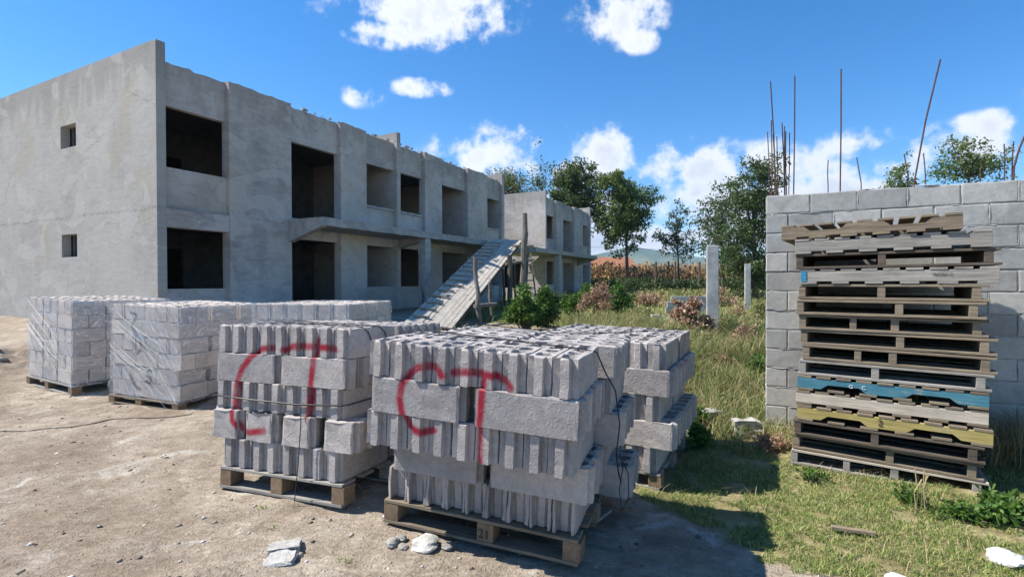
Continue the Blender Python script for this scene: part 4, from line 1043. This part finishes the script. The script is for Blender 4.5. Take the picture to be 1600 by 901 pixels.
x, y, z = at(1172, 894, 2.68); thing('wood_offcut', MB().bar((x-.05, y+.02, tz(x, y)+.02), (x+.05, y-.02, tz(x, y)+.02), .03, .02), M_wood, 'short wood offcut at the shadow edge, bottom of the picture', 'wood', 'wood offcuts', bevel=.002)
x, y, z = at(938, 826, 3.4); thing('wood_offcut', MB().bar((x-.08, y-.08, tz(x, y)+.03), (x+.06, y+.10, tz(x, y)+.03), .08, .02), M_woodgrey, 'short board poking out right of the nearest pallet', 'wood', 'wood offcuts', bevel=.002)
# cable on the ground
pts = []
for i in range(26):
    f = i/25; px = -40+f*340; py = np.interp(px, [-40, 60, 110, 180, 230, 290], [672, 671, 667, 655, 654, 648]); 
    v_ = CF+CR*(px-800)/F_PX+CU*(450.5-py)/F_PX; q = np.array([0, 0, EYE])+v_*((0.02-EYE)/v_[2]); pts.append((q[0], q[1]+.02*sin(i), float(terrain(q[0:1], q[1:2])[0])+.008))
thing('ground_cable', MB().tube(pts, .0045, 6), M_wire, 'thin dark cable snaking over the dirt towards the wrapped piles', 'cable', loc=pts[0])

# gravel scattered on the dirt, too many to count
N = 6000; xs = rng.uniform(-8, 3.2, N*3); ys = 2.2+rng.random(N*3)**1.5*9; keep = (grassmask(xs, ys) < rng.random(len(xs))*.8); xs = xs[keep][:N]; ys = ys[keep][:N]
zs = terrain(xs, ys); ss = .003+.022*rng.random(len(xs))**6
base = np.array([(1, 0, 0), (0, 1, 0), (-1, 0, 0), (0, -1, 0), (0, 0, .8), (0, 0, -.5)], float); fcs = np.array([(0, 1, 4), (1, 2, 4), (2, 3, 4), (3, 0, 4), (1, 0, 5), (2, 1, 5), (3, 2, 5), (0, 3, 5)])
Vv = base[None]*(ss[:, None, None]*rng.uniform(.6, 1.3, (len(xs), 6, 1)))*np.array([1.2, 1, .8])
an = rng.uniform(0, 6.28, len(xs)); c_, s_ = np.cos(an), np.sin(an)
Vr = np.stack([Vv[..., 0]*c_[:, None]-Vv[..., 1]*s_[:, None], Vv[..., 0]*s_[:, None]+Vv[..., 1]*c_[:, None], Vv[..., 2]], -1)+np.stack([xs, ys, zs], -1)[:, None]
M_grav, t = mat('gravel', .95, .1); t.l.new(t.ramp(t.new('ShaderNodeNewGeometry').outputs['Random Per Island'], [(0, (.08, .07, .06)), (.3, (.22, .19, .15)), (.75, (.38, .34, .28)), (1, (.62, .6, .56))]), t.b.inputs['Base Color'])
tag(link('gravel', fast('gravel', Vr.reshape(-1, 3), (fcs[None]+np.arange(len(xs))[:, None, None]*6).reshape(-1, 3), M_grav), None), 'loose gravel and crumbs scattered over the pale dirt', 'gravel', kind='stuff')
# rubble heap at the far left bank
for i in range(16):
    x = random.uniform(-8.9, -7.9); y = random.uniform(7.7, 9.0); s = random.uniform(.05, .14)
    o = stone(100, 500, 8, s, 'stone on the low rubble bank left of the wrapped piles', M_rockg, .6); o.location = (x, y, float(terrain(np.array([x]), np.array([y]))[0])-.02)

# ------------------------------------------------------------------ vegetation
def blades(xs, ys, hmin, hmax, wd, lean=.5, seg=2, zoff=0, detail=True):
    n = len(xs); z = terrain(xs, ys); h = rng.uniform(hmin, hmax, n); a = rng.uniform(0, 2*pi, n); l = rng.uniform(.1, lean, n)*h
    dx, dy = np.cos(a), np.sin(a); w_ = wd*rng.uniform(.6, 1.4, n); b = a+pi/2+rng.uniform(-.6, .6, n); wx, wy = np.cos(b)*w_/2, np.sin(b)*w_/2
    V = []
    p0 = np.stack([xs, ys, z-.01], -1); p1 = p0+np.stack([dx*l*.3, dy*l*.3, h*.6], -1); p2 = p0+np.stack([dx*l, dy*l, h*rng.uniform(.8, 1, n)], -1)
    wv = np.stack([wx, wy, wx*0], -1)
    V = np.stack([p0-wv, p0+wv, p1+wv*.75, p1-wv*.75, p2], 1); idx = np.arange(n)[:, None]*5
    T = np.concatenate([idx+np.array([0, 1, 2]), idx+np.array([0, 2, 3]), idx+np.array([3, 2, 4])])
    return V.reshape(-1, 3), T
def not_in_piles(xs, ys):
    ok = np.ones(len(xs), bool)
    for T, A, x0, x1, y0, y1 in ((FT, FA, -1.3, .1, .1, 1.3), (LT, LA, -1.2, .05, -.1, 1.25), (RT, RA, -1.2, 0, 0, 1.2), ((SO.x, SO.y), (SY,), 0, 1.2, .02, 1.0), ((WO[0], WO[1]), (WY,), 0, 6, -.02, .2)):
        c, s = cos(A[0]), sin(A[0]); dx = xs-T[0]; dy = ys-T[1]; u = dx*c+dy*s; v_ = -dx*s+dy*c
        ok &= ~((u > x0) & (u < x1) & (v_ > y0) & (v_ < y1))
    return ok
def behind_wall(xs, ys):
    dx = xs-WO[0]; dy = ys-WO[1]; return (-dx*sin(WY)+dy*cos(WY) > .1) & (dx*cos(WY)+dy*sin(WY) > 0)
def scatter(n, xr, yr, mask):
    xs = rng.uniform(*xr, n); ys = rng.uniform(*yr, n); k = mask(xs, ys); return xs[k], ys[k]
# short foreground grass
cl = lambda x, y: fbm(x*2.6, y*2.6, 3)
xs, ys = scatter(330000, (.3, 6.2), (2.2, 6.0), lambda x, y: (grassmask(x, y)+cl(x, y)*1.9 > .60) & not_in_piles(x, y) & (x < y*1.08+.3) & (cl(x*2.3+9, y*2.3) > -.16))
k = rng.random(len(xs)) < np.clip(1.15-(ys-2.2)*.16, .3, 1); xs, ys = xs[k], ys[k]
V, T = blades(xs, ys, .012, .05, .0042, 1.3)
tag(link('short_grass', fast('short_grass', V, T, M_grass), None), 'short green and straw grass before the pallet stack', 'grass', kind='stuff')
# dry straw stems lying in the grass
xs, ys = scatter(9000, (.6, 5.5), (2.3, 6.0), lambda x, y: (grassmask(x, y) > .4) & not_in_piles(x, y) & (cl(x*1.7, y*1.7) > .02))
V, T = blades(xs, ys, .05, .12, .003, 3.0); V[:, 2] = V[:, 2]*1.0
tag(link('dry_stems', fast('dry_stems', V, T, M_straw), None), 'dry straw stems lying in the short grass', 'straw', kind='stuff')
# tall weeds between piles, posts and wall
xs, ys = scatter(150000, (.9, 12), (4.6, 15), lambda x, y: (cl(x*.55+3, y*.55) > -.17) & (x > 1.75+(5.2-y)*.3) & (x < y*.62+.3) & not_in_piles(x, y) & (x > .9+(y-7)*.1) & (cl(x, y) > -.22) & ((y > 6.2) | (x > 2.0)))
hh_ = .20+.42*np.clip((ys-5)/3.5, 0, 1)
V, T = blades(xs, ys, .55, 1.0, .010, .8); 
Vr = V.reshape(-1, 5, 3); zb = Vr[:, 0:1, 2]; sc = hh_*(.55+1.2*np.clip(fbm(xs*.9, ys*.9, 3)+.5, 0, 1)*rng.uniform(.5, 1.2, len(xs))); bx = (Vr[:, 0:1, :]+Vr[:, 1:2, :])/2
Vr = bx+(Vr-bx)*np.stack([sc*1.2+.3, sc*1.2+.3, sc], -1)[:, None, :]
tag(link('tall_weeds', fast('tall_weeds', Vr.reshape(-1, 3), T, M_weed), None), 'tall green and straw weeds between the right pile and block wall', 'weeds', kind='stuff')
# field grass farther back
xs, ys = scatter(60000, (-3, 30), (11, 40), lambda x, y: (grassmask(x, y) > .35) & (x < y*.75+2) & (cl(x*.5, y*.5) > -.12) & (((x-P0[0])*WL[0]+(y-P0[1])*WL[1]) < -2.5))
V, T = blades(xs, ys, .08, .34, .022, 1.0)
tag(link('field_grass', fast('field_grass', V, T, M_weed), None), 'yellow-green field grass leading back to the dry corn', 'grass', kind='stuff')
# small clumps in the foreground dirt
for px, py, Y in ((425, 838, 3.06), (410, 806, 3.33), (515, 805, 3.4), (540, 880, 2.75)):
    x, y, _ = at(px, py, Y); xs = x+rng.normal(0, .018, 26); ys = y+rng.normal(0, .018, 26); V, T = blades(xs, ys, .015, .045, .004, 1.6)
    V = V-np.array([x, y, 0]); o = link('grass_tuft', fast('grass_tuft', V, T, M_grass), None); o.location = (x, y, 0); tag(o, 'tiny yellow-green grass tuft growing in the bare dirt', 'grass tuft', 'tufts in the dirt')

def leaves(C, N, size, up=.3, droop=0, asp=.45):
    """N leaves round each clump centre C (k,4: xyz,r) -> quads with a fold"""
    ctr = np.repeat(C[:, :3], N, 0); r = np.repeat(C[:, 3], N); n = len(ctr)
    d = rng.normal(size=(n, 3)); d /= np.linalg.norm(d, axis=1)[:, None]; d[:, 2] *= .75
    pos = ctr+d*(r*rng.random(n)**.45)[:, None]
    ax = rng.normal(size=(n, 3))+d*.6; ax[:, 2] -= droop; ax /= np.linalg.norm(ax, axis=1)[:, None]
    sd_ = np.cross(ax, rng.normal(size=(n, 3))); sd_ /= np.linalg.norm(sd_, axis=1)[:, None]+1e-9
    L = size*rng.uniform(.6, 1.3, n)[:, None]; w_ = L*asp/2
    nn = np.cross(ax, sd_)
    V = np.stack([pos, pos+ax*L*.5+sd_*w_+nn*w_*.3, pos+ax*L, pos+ax*L*.5-sd_*w_+nn*w_*.3], 1).reshape(-1, 3)
    i = np.arange(n)[:, None]*4
    return V, np.concatenate([i+np.array([0, 1, 2]), i+np.array([0, 2, 3])])
def tree(base, top_pts, trunk_r, nleaf, lsize, mt, label, clump_r=.5, nlimb=16, sub=4, group='trees behind the plot', trunk_to=.8, droop=.3, lean=(0, 0)):
    """top_pts: crown ellipsoids (cx,cy,cz,rx,ry,rz) in world space"""
    base = Vector(base); root = empty('tree', tuple(base), 0, label, 'tree', group)
    E_ = np.array(top_pts, float); ctop = Vector((E_[:, 0].mean(), E_[:, 1].mean(), (E_[:, 2]+E_[:, 5]*.5).max()))
    mb = MB(); pts = []; nseg = 9
    for i in range(nseg+1):
        f = i/nseg; q = base.lerp(ctop, f*trunk_to); q += Vector((sin(f*5+base.x), cos(f*4+base.x), 0))*.06*f*(1 if trunk_r > .1 else .6); pts.append(q-base)
    mb.tube(pts, [trunk_r*(1-.75*i/nseg) for i in range(nseg+1)], 8); C = []
    zlow = (E_[:, 2]-E_[:, 5]).min()
    for k in range(nlimb):
        e = E_[k % len(E_)]; d = rng.normal(size=3); d /= np.linalg.norm(d); tip = Vector(e[:3]+d*e[3:6]*rng.uniform(.55, .95))
        hfrac = np.clip((max(zlow, base.z)+(tip.z-zlow)*.55-base.z)/max(.1, (ctop.z-base.z)*trunk_to), .25, 1); i = int(hfrac*nseg); s0 = pts[min(i, nseg)]+base
        mid = s0.lerp(tip, .5)+Vector((0, 0, .12*(tip-s0).length*random.uniform(-.3, 1)))
        r0 = trunk_r*(1-.75*hfrac)*.55
        mb.tube([s0-base, mid-base, tip-base], [r0, r0*.6, r0*.2], 5, False)
        for j in range(sub):
            f = random.uniform(.35, 1.05); a = s0.lerp(mid, min(1, f*2)) if f < .5 else mid.lerp(tip, f*2-1)
            off = rng.normal(size=3)*clump_r*1.05; q = a+Vector(off); mb.tube([a-base, q-base], [r0*.3, r0*.1], 4, False)
            C.append((q.x, q.y, q.z, clump_r*random.uniform(.5, 1.15)))
        C.append((tip.x, tip.y, tip.z, clump_r*random.uniform(.6, 1)))
    mb.build('trunk', M_bark, root, smooth=True)
    C = np.array(C); V, T = leaves(C, max(4, int(nleaf/len(C))), lsize, droop=droop); V = V-np.array(base)
    link('crown', fast('crown', V, T, mt), None, root); return root
def ell(px, py, Y, rx, ry, ryd=None):
    x, y, z = at(px, py, Y); k = Y/F_PX; return (x, y, z, rx*k, (ryd or rx)*k*.9, ry*k)
def gb(px, Y):
    x, y, _ = at(px, 450, Y); return (x, y, tz(x, y)-.1)
# left to right
tree(gb(790, 46), [ell(797, 282, 46, 26, 26), ell(788, 300, 46, 30, 30)], .2, 5000, .22, M_leafy, 'yellow-green treetop showing just above the end of the long building', .8, 14)
tree(gb(850, 50), [ell(850, 272, 50, 26, 26), ell(838, 290, 50, 16, 16)], .12, 900, .25, M_leafd, 'sparse bare-twigged tree left of the big dark tree, behind the building', .9, 16, 4)
tree(gb(905, 44), [ell(905, 275, 44, 38, 30), ell(915, 315, 44, 42, 30), ell(880, 300, 44, 26, 22)], .24, 13000, .27, M_leafd, 'big dark broad-leaved tree behind the shorter building', .75, 26)
tree(gb(981, 42), [ell(975, 295, 42, 36, 28), ell(968, 330, 42, 46, 28), ell(1002, 318, 42, 26, 26), ell(962, 355, 42, 34, 12)], .17, 14000, .25, M_leaf, 'green round-crowned tree with a straight bare trunk in mid field', .62, 26, 5, trunk_to=.86)
tree(gb(1061, 42), [ell(1060, 335, 42, 22, 22), ell(1052, 365, 42, 34, 22), ell(1076, 385, 42, 18, 16), ell(1040, 372, 42, 14, 10)], .09, 2300, .22, M_leafd, 'small thin sparse tree between the round-crowned tree and the posts', .42, 22, 3, trunk_to=.95)
tree(gb(1130, 33), [ell(1130, 330, 33, 30, 34), ell(1122, 380, 33, 34, 26), ell(1140, 300, 33, 22, 22), ell(1118, 345, 33, 26, 30)], .13, 4200, .20, M_leafd, 'grey-green straggly tree behind the near concrete post', .55, 26, 4)
tree(gb(1180, 29), [ell(1180, 300, 29, 26, 34), ell(1175, 360, 29, 40, 36), ell(1182, 415, 29, 46, 26), ell(1190, 268, 29, 22, 20), ell(1160, 400, 29, 40, 40)], .18, 14000, .19, M_leafd, 'dense dark leafy tree rising beside the left end of the block wall', .55, 36, 5)
tree(gb(1398, 22), [ell(1398, 266, 22, 18, 11), ell(1408, 285, 22, 26, 10)], .08, 900, .14, M_leaf, 'small treetop peeping over the block wall between leaning steel bars', .22, 16, 3, group='treetops above the block wall')
tree(gb(1510, 20), [ell(1510, 232, 20, 36, 16), ell(1520, 258, 20, 46, 18), ell(1470, 264, 20, 20, 10), ell(1555, 250, 20, 22, 16)], .12, 3000, .13, M_leaf, 'wide treetop above the right part of the block wall', .3, 30, 4, group='treetops above the block wall')

def bush(px, py, Y, rx, ry, n, ls, mt, label, name='bush', k=30, cat='bush', droop=0, cr=.16, asp=.45, stems=True):
    x, y, _ = at(px, py, Y); z = tz(x, y); base = Vector((x, y, z)); root = empty(name, tuple(base), 0, label, cat, 'bushes and shrubs')
    RX = rx*Y/F_PX; RZ = ry*Y/F_PX*2; C = []; mb = MB()
    for i in range(k):
        a = random.uniform(0, 2*pi); r_ = random.random()**.5*(.78+.34*sin(3*a+px)); h = RZ*(1-r_*r_*.55)*random.uniform(.25, 1)*(1.12 if random.random() < .15 else .92+.14*sin(5*a+py)); q = Vector((cos(a)*r_*RX, sin(a)*r_*RX*.8, h)); C.append((q.x, q.y, q.z, cr*random.uniform(.6, 1.3)))
        mb.tube([(q.x*.2, q.y*.2, -.05), (q.x*.6, q.y*.6, q.z*.6), tuple(q)], [.012, .008, .004], 4, False)
    mb.build('stems', M_bark if mt not in (M_drybush,) else M_straw, root)
    V, T = leaves(np.array(C), n//k, ls, droop=droop, asp=asp); V[:, 2] = np.maximum(V[:, 2], -.02); link('foliage', fast('foliage', V, T, mt), None, root); return root
bush(822, 522, 14.6, 27, 33, 5200, .10, M_bush, 'tall dark green bush at the foot of the ramp posts', k=44, cr=.2)
bush(850, 516, 15.6, 20, 30, 4200, .10, M_bush, 'bright green bush directly right of the dark one by the ramp', k=34, cr=.2)
bush(893, 503, 19, 16, 16, 1800, .11, M_bush, 'small green bush before the shorter building column', k=22, cr=.22)
bush(935, 503, 18.5, 26, 26, 2800, .09, M_drybush, 'brown withered bush between two green bushes before the shorter building', k=30, cr=.22)
bush(965, 500, 19.5, 22, 24, 2600, .11, M_bush, 'green bush right of the brown withered bush', k=28, cr=.25)
bush(915, 492, 22, 20, 20, 1800, .12, M_bush, 'green bush behind the brown withered bush', k=22, cr=.26)
bush(1076, 528, 11.5, 36, 45, 4200, .075, M_drybush, 'orange-brown dry bush before the stub wall, left of the near post', k=80, cr=.09, asp=.7)
bush(1168, 560, 9.6, 22, 30, 2400, .055, M_drybush, 'tall dry seed-headed weed between the near post and the block wall', 'dry_weed', k=50, cr=.1)
bush(1140, 520, 12.5, 24, 22, 2000, .07, M_weed, 'yellowish weed clump right behind the near concrete post', 'weed_clump', k=36, cr=.14)
bush(1184, 600, 7.4, 10, 24, 900, .07, M_bush, 'green leafy weed against the left end of the block wall', 'weed_clump', k=16, cr=.1)
bush(1092, 690, 4.95, 18, 16, 900, .055, M_bush, 'low green weed beside the right rear pile', 'weed_clump', k=18, cr=.07)
bush(1088, 655, 5.6, 12, 14, 500, .055, M_bush, 'small green weed behind the pale broken block', 'weed_clump', k=12, cr=.07)
bush(1208, 716, 4.75, 24, 12, 900, .035, M_drybush, 'dry brown weed clump at the corner foot of the block wall', 'dry_weed', k=26, cr=.06)
bush(1575, 812, 3.25, 46, 22, 900, .055, M_bush, 'bright leafy plant in the bottom right corner of the grass', 'leafy_plant', k=30, cr=.07, asp=.5)
bush(1500, 800, 3.3, 34, 12, 420, .045, M_bush, 'low leafy weeds at the right foot of the pallet stack', 'leafy_plant', k=20, cr=.05)
bush(1425, 782, 3.55, 26, 12, 320, .04, M_bush, 'low leafy weeds before the middle of the pallet stack', 'leafy_plant', k=18, cr=.05)
bush(1275, 748, 4.0, 30, 7, 260, .035, M_bush, 'low leafy weeds before the left part of the pallet stack', 'leafy_plant', k=16, cr=.045)
for i, (px, py, Y, rx, ry, mt_, lb) in enumerate([
    (1098, 560, 9.8, 16, 20, M_weed, 'straw-green weed clump left of the near concrete post foot'),
    (1128, 590, 8.2, 16, 18, M_drybush, 'short brown weed clump in front of the concrete footing'),
    (1182, 548, 10.4, 12, 26, M_weed, 'tall yellow weed clump touching the block wall edge'),
    (1152, 500, 15.5, 22, 18, M_drybush, 'brown seeded weeds left of the farther thin post'),
    (1188, 500, 15.0, 12, 24, M_weed, 'yellow-green weeds right of the farther thin post'),
    (1135, 645, 6.2, 18, 14, M_weed, 'pale green weed clump between the broken block and the wall foot'),
    (1120, 470, 24, 26, 12, M_drybush, 'low rusty brush far behind the near concrete post'),
    (1010, 478, 24, 34, 10, M_drybush, 'low brown brush in the meadow left of the stub wall'),
    (1000, 500, 18, 26, 10, M_weed, 'low olive weeds in the meadow before the stub wall'),
    (865, 500, 20, 22, 14, M_leafd, 'dark low shrub in the shade between the ramp bushes and the column')]):
    bush(px, py, Y, rx, ry, 1500, .02+.0042*Y, mt_, lb, 'weed_clump', k=36, cr=.012*Y, asp=.4)
# dry straw piled beside the stack foot, in the corner with the wall
xs, ys = scatter(7000, (3.3, 5.2), (3.5, 5.0), lambda x, y: not_in_piles(x, y) & ~behind_wall(x, y) & (x > 3.2) & (x < 5.0) & (-(x-WO[0])*sin(WY)+(y-WO[1])*cos(WY) > -.75))
V, T = blades(xs, ys, .15, .5, .006, 1.8)
tag(link('dry_straw', fast('dry_straw', V, T, M_straw), None), 'long dry straw leaning against the block wall right of the pallet stack', 'straw', kind='stuff')
# seed stalks before the stack
mb = MB()
for k in range(7):
    x, y, _ = at(random.choice([1432, 1440, 1450, 1446]), 770, 3.45+random.uniform(-.05, .05)); z = tz(x, y); mb.tube([(x, y, z), (x+random.uniform(-.03, .03), y, z+.14), (x+random.uniform(-.06, .06), y, z+random.uniform(.2, .28))], [.004, .003, .005], 4)
thing('seed_stalks', mb, M_straw, 'few upright yellow seed stalks before the pallet stack', 'weed')

# hedge bank and corn field
C = []
for k in range(1500):
    x = random.uniform(-2, 34); y = 39.5+random.uniform(-.9, .9)+.02*x; C.append((x, y, tz(x, y)+random.uniform(.0, .85), random.uniform(.2, .42)))
V, T = leaves(np.array(C), 18, .2)
tag(link('hedge_bank', fast('hedge_bank', V, T, M_leafd), None), 'dark overgrown bank of weeds below the dry corn', 'hedge', kind='stuff')
C = []
for k in range(800):
    x = random.uniform(4, 34); y = 31+random.uniform(-3.5, 7); C.append((x, y, tz(x, y)+random.uniform(.0, .25), random.uniform(.12, .35)))
V, T = leaves(np.array(C), 14, .16)
tag(link('meadow_weeds', fast('meadow_weeds', V, T, M_weed), None), 'olive weeds across the meadow before the dark bank', 'weeds', kind='stuff')
n = 2300; xs = rng.uniform(1, 46, n); ys = 42+rng.random(n)*16; z0 = terrain(xs, ys)+.1
Vs = []; Ts = []; b = 0
for x, y, z in zip(xs, ys, z0):
    h = random.uniform(1.6, 2.3)*(.95+.1*sin(x)); k = 9
    f = rng.uniform(.12, 1, k); a = rng.uniform(0, 6.28, k); L = rng.uniform(.3, .65, k); w_ = rng.uniform(.03, .075, k)
    c_, s_ = np.cos(a), np.sin(a)
    p0 = np.stack([x+0*f, y+0*f, z+h*f], -1); p1 = p0+np.stack([c_*L*.5, s_*L*.5, L*.25], -1); p2 = p0+np.stack([c_*L*.9, s_*L*.9, -L*rng.uniform(.1, .9, k)], -1)
    wv = np.stack([-s_*w_, c_*w_, 0*w_], -1)
    V = np.stack([p0-wv*.4, p0+wv*.4, p1+wv, p1-wv, p2], 1).reshape(-1, 3); i = np.arange(k)[:, None]*5+b
    Vs.append(V); Ts.append(np.concatenate([i+np.array([0, 1, 2]), i+np.array([0, 2, 3]), i+np.array([3, 2, 4])])); b += 5*k
    Vs.append(np.array([(x-.015, y, z-.2), (x+.015, y, z-.2), (x+.01, y, z+h+.15)])); Ts.append(np.array([(b, b+1, b+2)])); b += 3
tag(link('corn_field', fast('corn_field', np.concatenate(Vs), np.concatenate(Ts), M_corn), None), 'field of dry brown corn in front of the hills', 'corn field', kind='stuff')
for px, lb in ((1024, 'left of the small sparse tree'), (1054, 'close to the small sparse tree trunk'), (1092, 'right of the small sparse tree')):
    x, y, z = at(px, 440, 39); pole((x, y, tz(x, y)), (x+.05, y, at(px, 409, 39)[2]), .09, .08, 'dark fence post in the bank '+lb, 'fence_post', M_bark, .02, 'fence posts along the corn')

# far brick house with clay-tile roof
x, y, z = at(952, 420, 66); hr = empty('brick_house', (x, y, 2.0), .25, 'far brick house with orange clay-tile roof behind the corn', 'house')
MB().box(-2.6, 2.6, -2, 2, -1, 1.5).build('wall', M_brick, hr)
MB().add([(-2.9, -2.3, 1.45), (2.9, -2.3, 1.45), (2.9, 2.3, 1.45), (-2.9, 2.3, 1.45), (-2.9, 0, 2.75), (2.9, 0, 2.75)], [(0, 1, 5, 4), (2, 3, 4, 5), (0, 4, 3), (1, 2, 5), (0, 3, 2, 1)]).build('roof', M_tile, hr)
# overhead wire
a = Vector(at(700, 372, 70)); b = Vector(at(1250, 392, 62)); pts = [a.lerp(b, i/16)-Vector((0, 0, 1.2*4*(i/16)*(1-i/16)*.4)) for i in range(17)]
thing('overhead_wire', MB().tube(pts, .018, 4), M_wire, 'thin overhead wire crossing low in the sky behind the trees', 'wire', loc=tuple(pts[0]))

# ------------------------------------------------------------------ air between here and the hills
HZ, t = mat('haze_air'); t.n.clear(); out = t.new('ShaderNodeOutputMaterial'); vol = t.new('ShaderNodeVolumePrincipled')
vol.inputs['Color'].default_value = (.62, .78, 1, 1); vol.inputs['Density'].default_value = .00019; vol.inputs['Anisotropy'].default_value = .2
t.l.new(vol.outputs[0], out.inputs['Volume'])
tag(MB().box(-4500, 4500, -70, 3900, -4, 320).build('haze', HZ), 'thin pale blue haze in front of the distant hills', 'haze', kind='stuff')
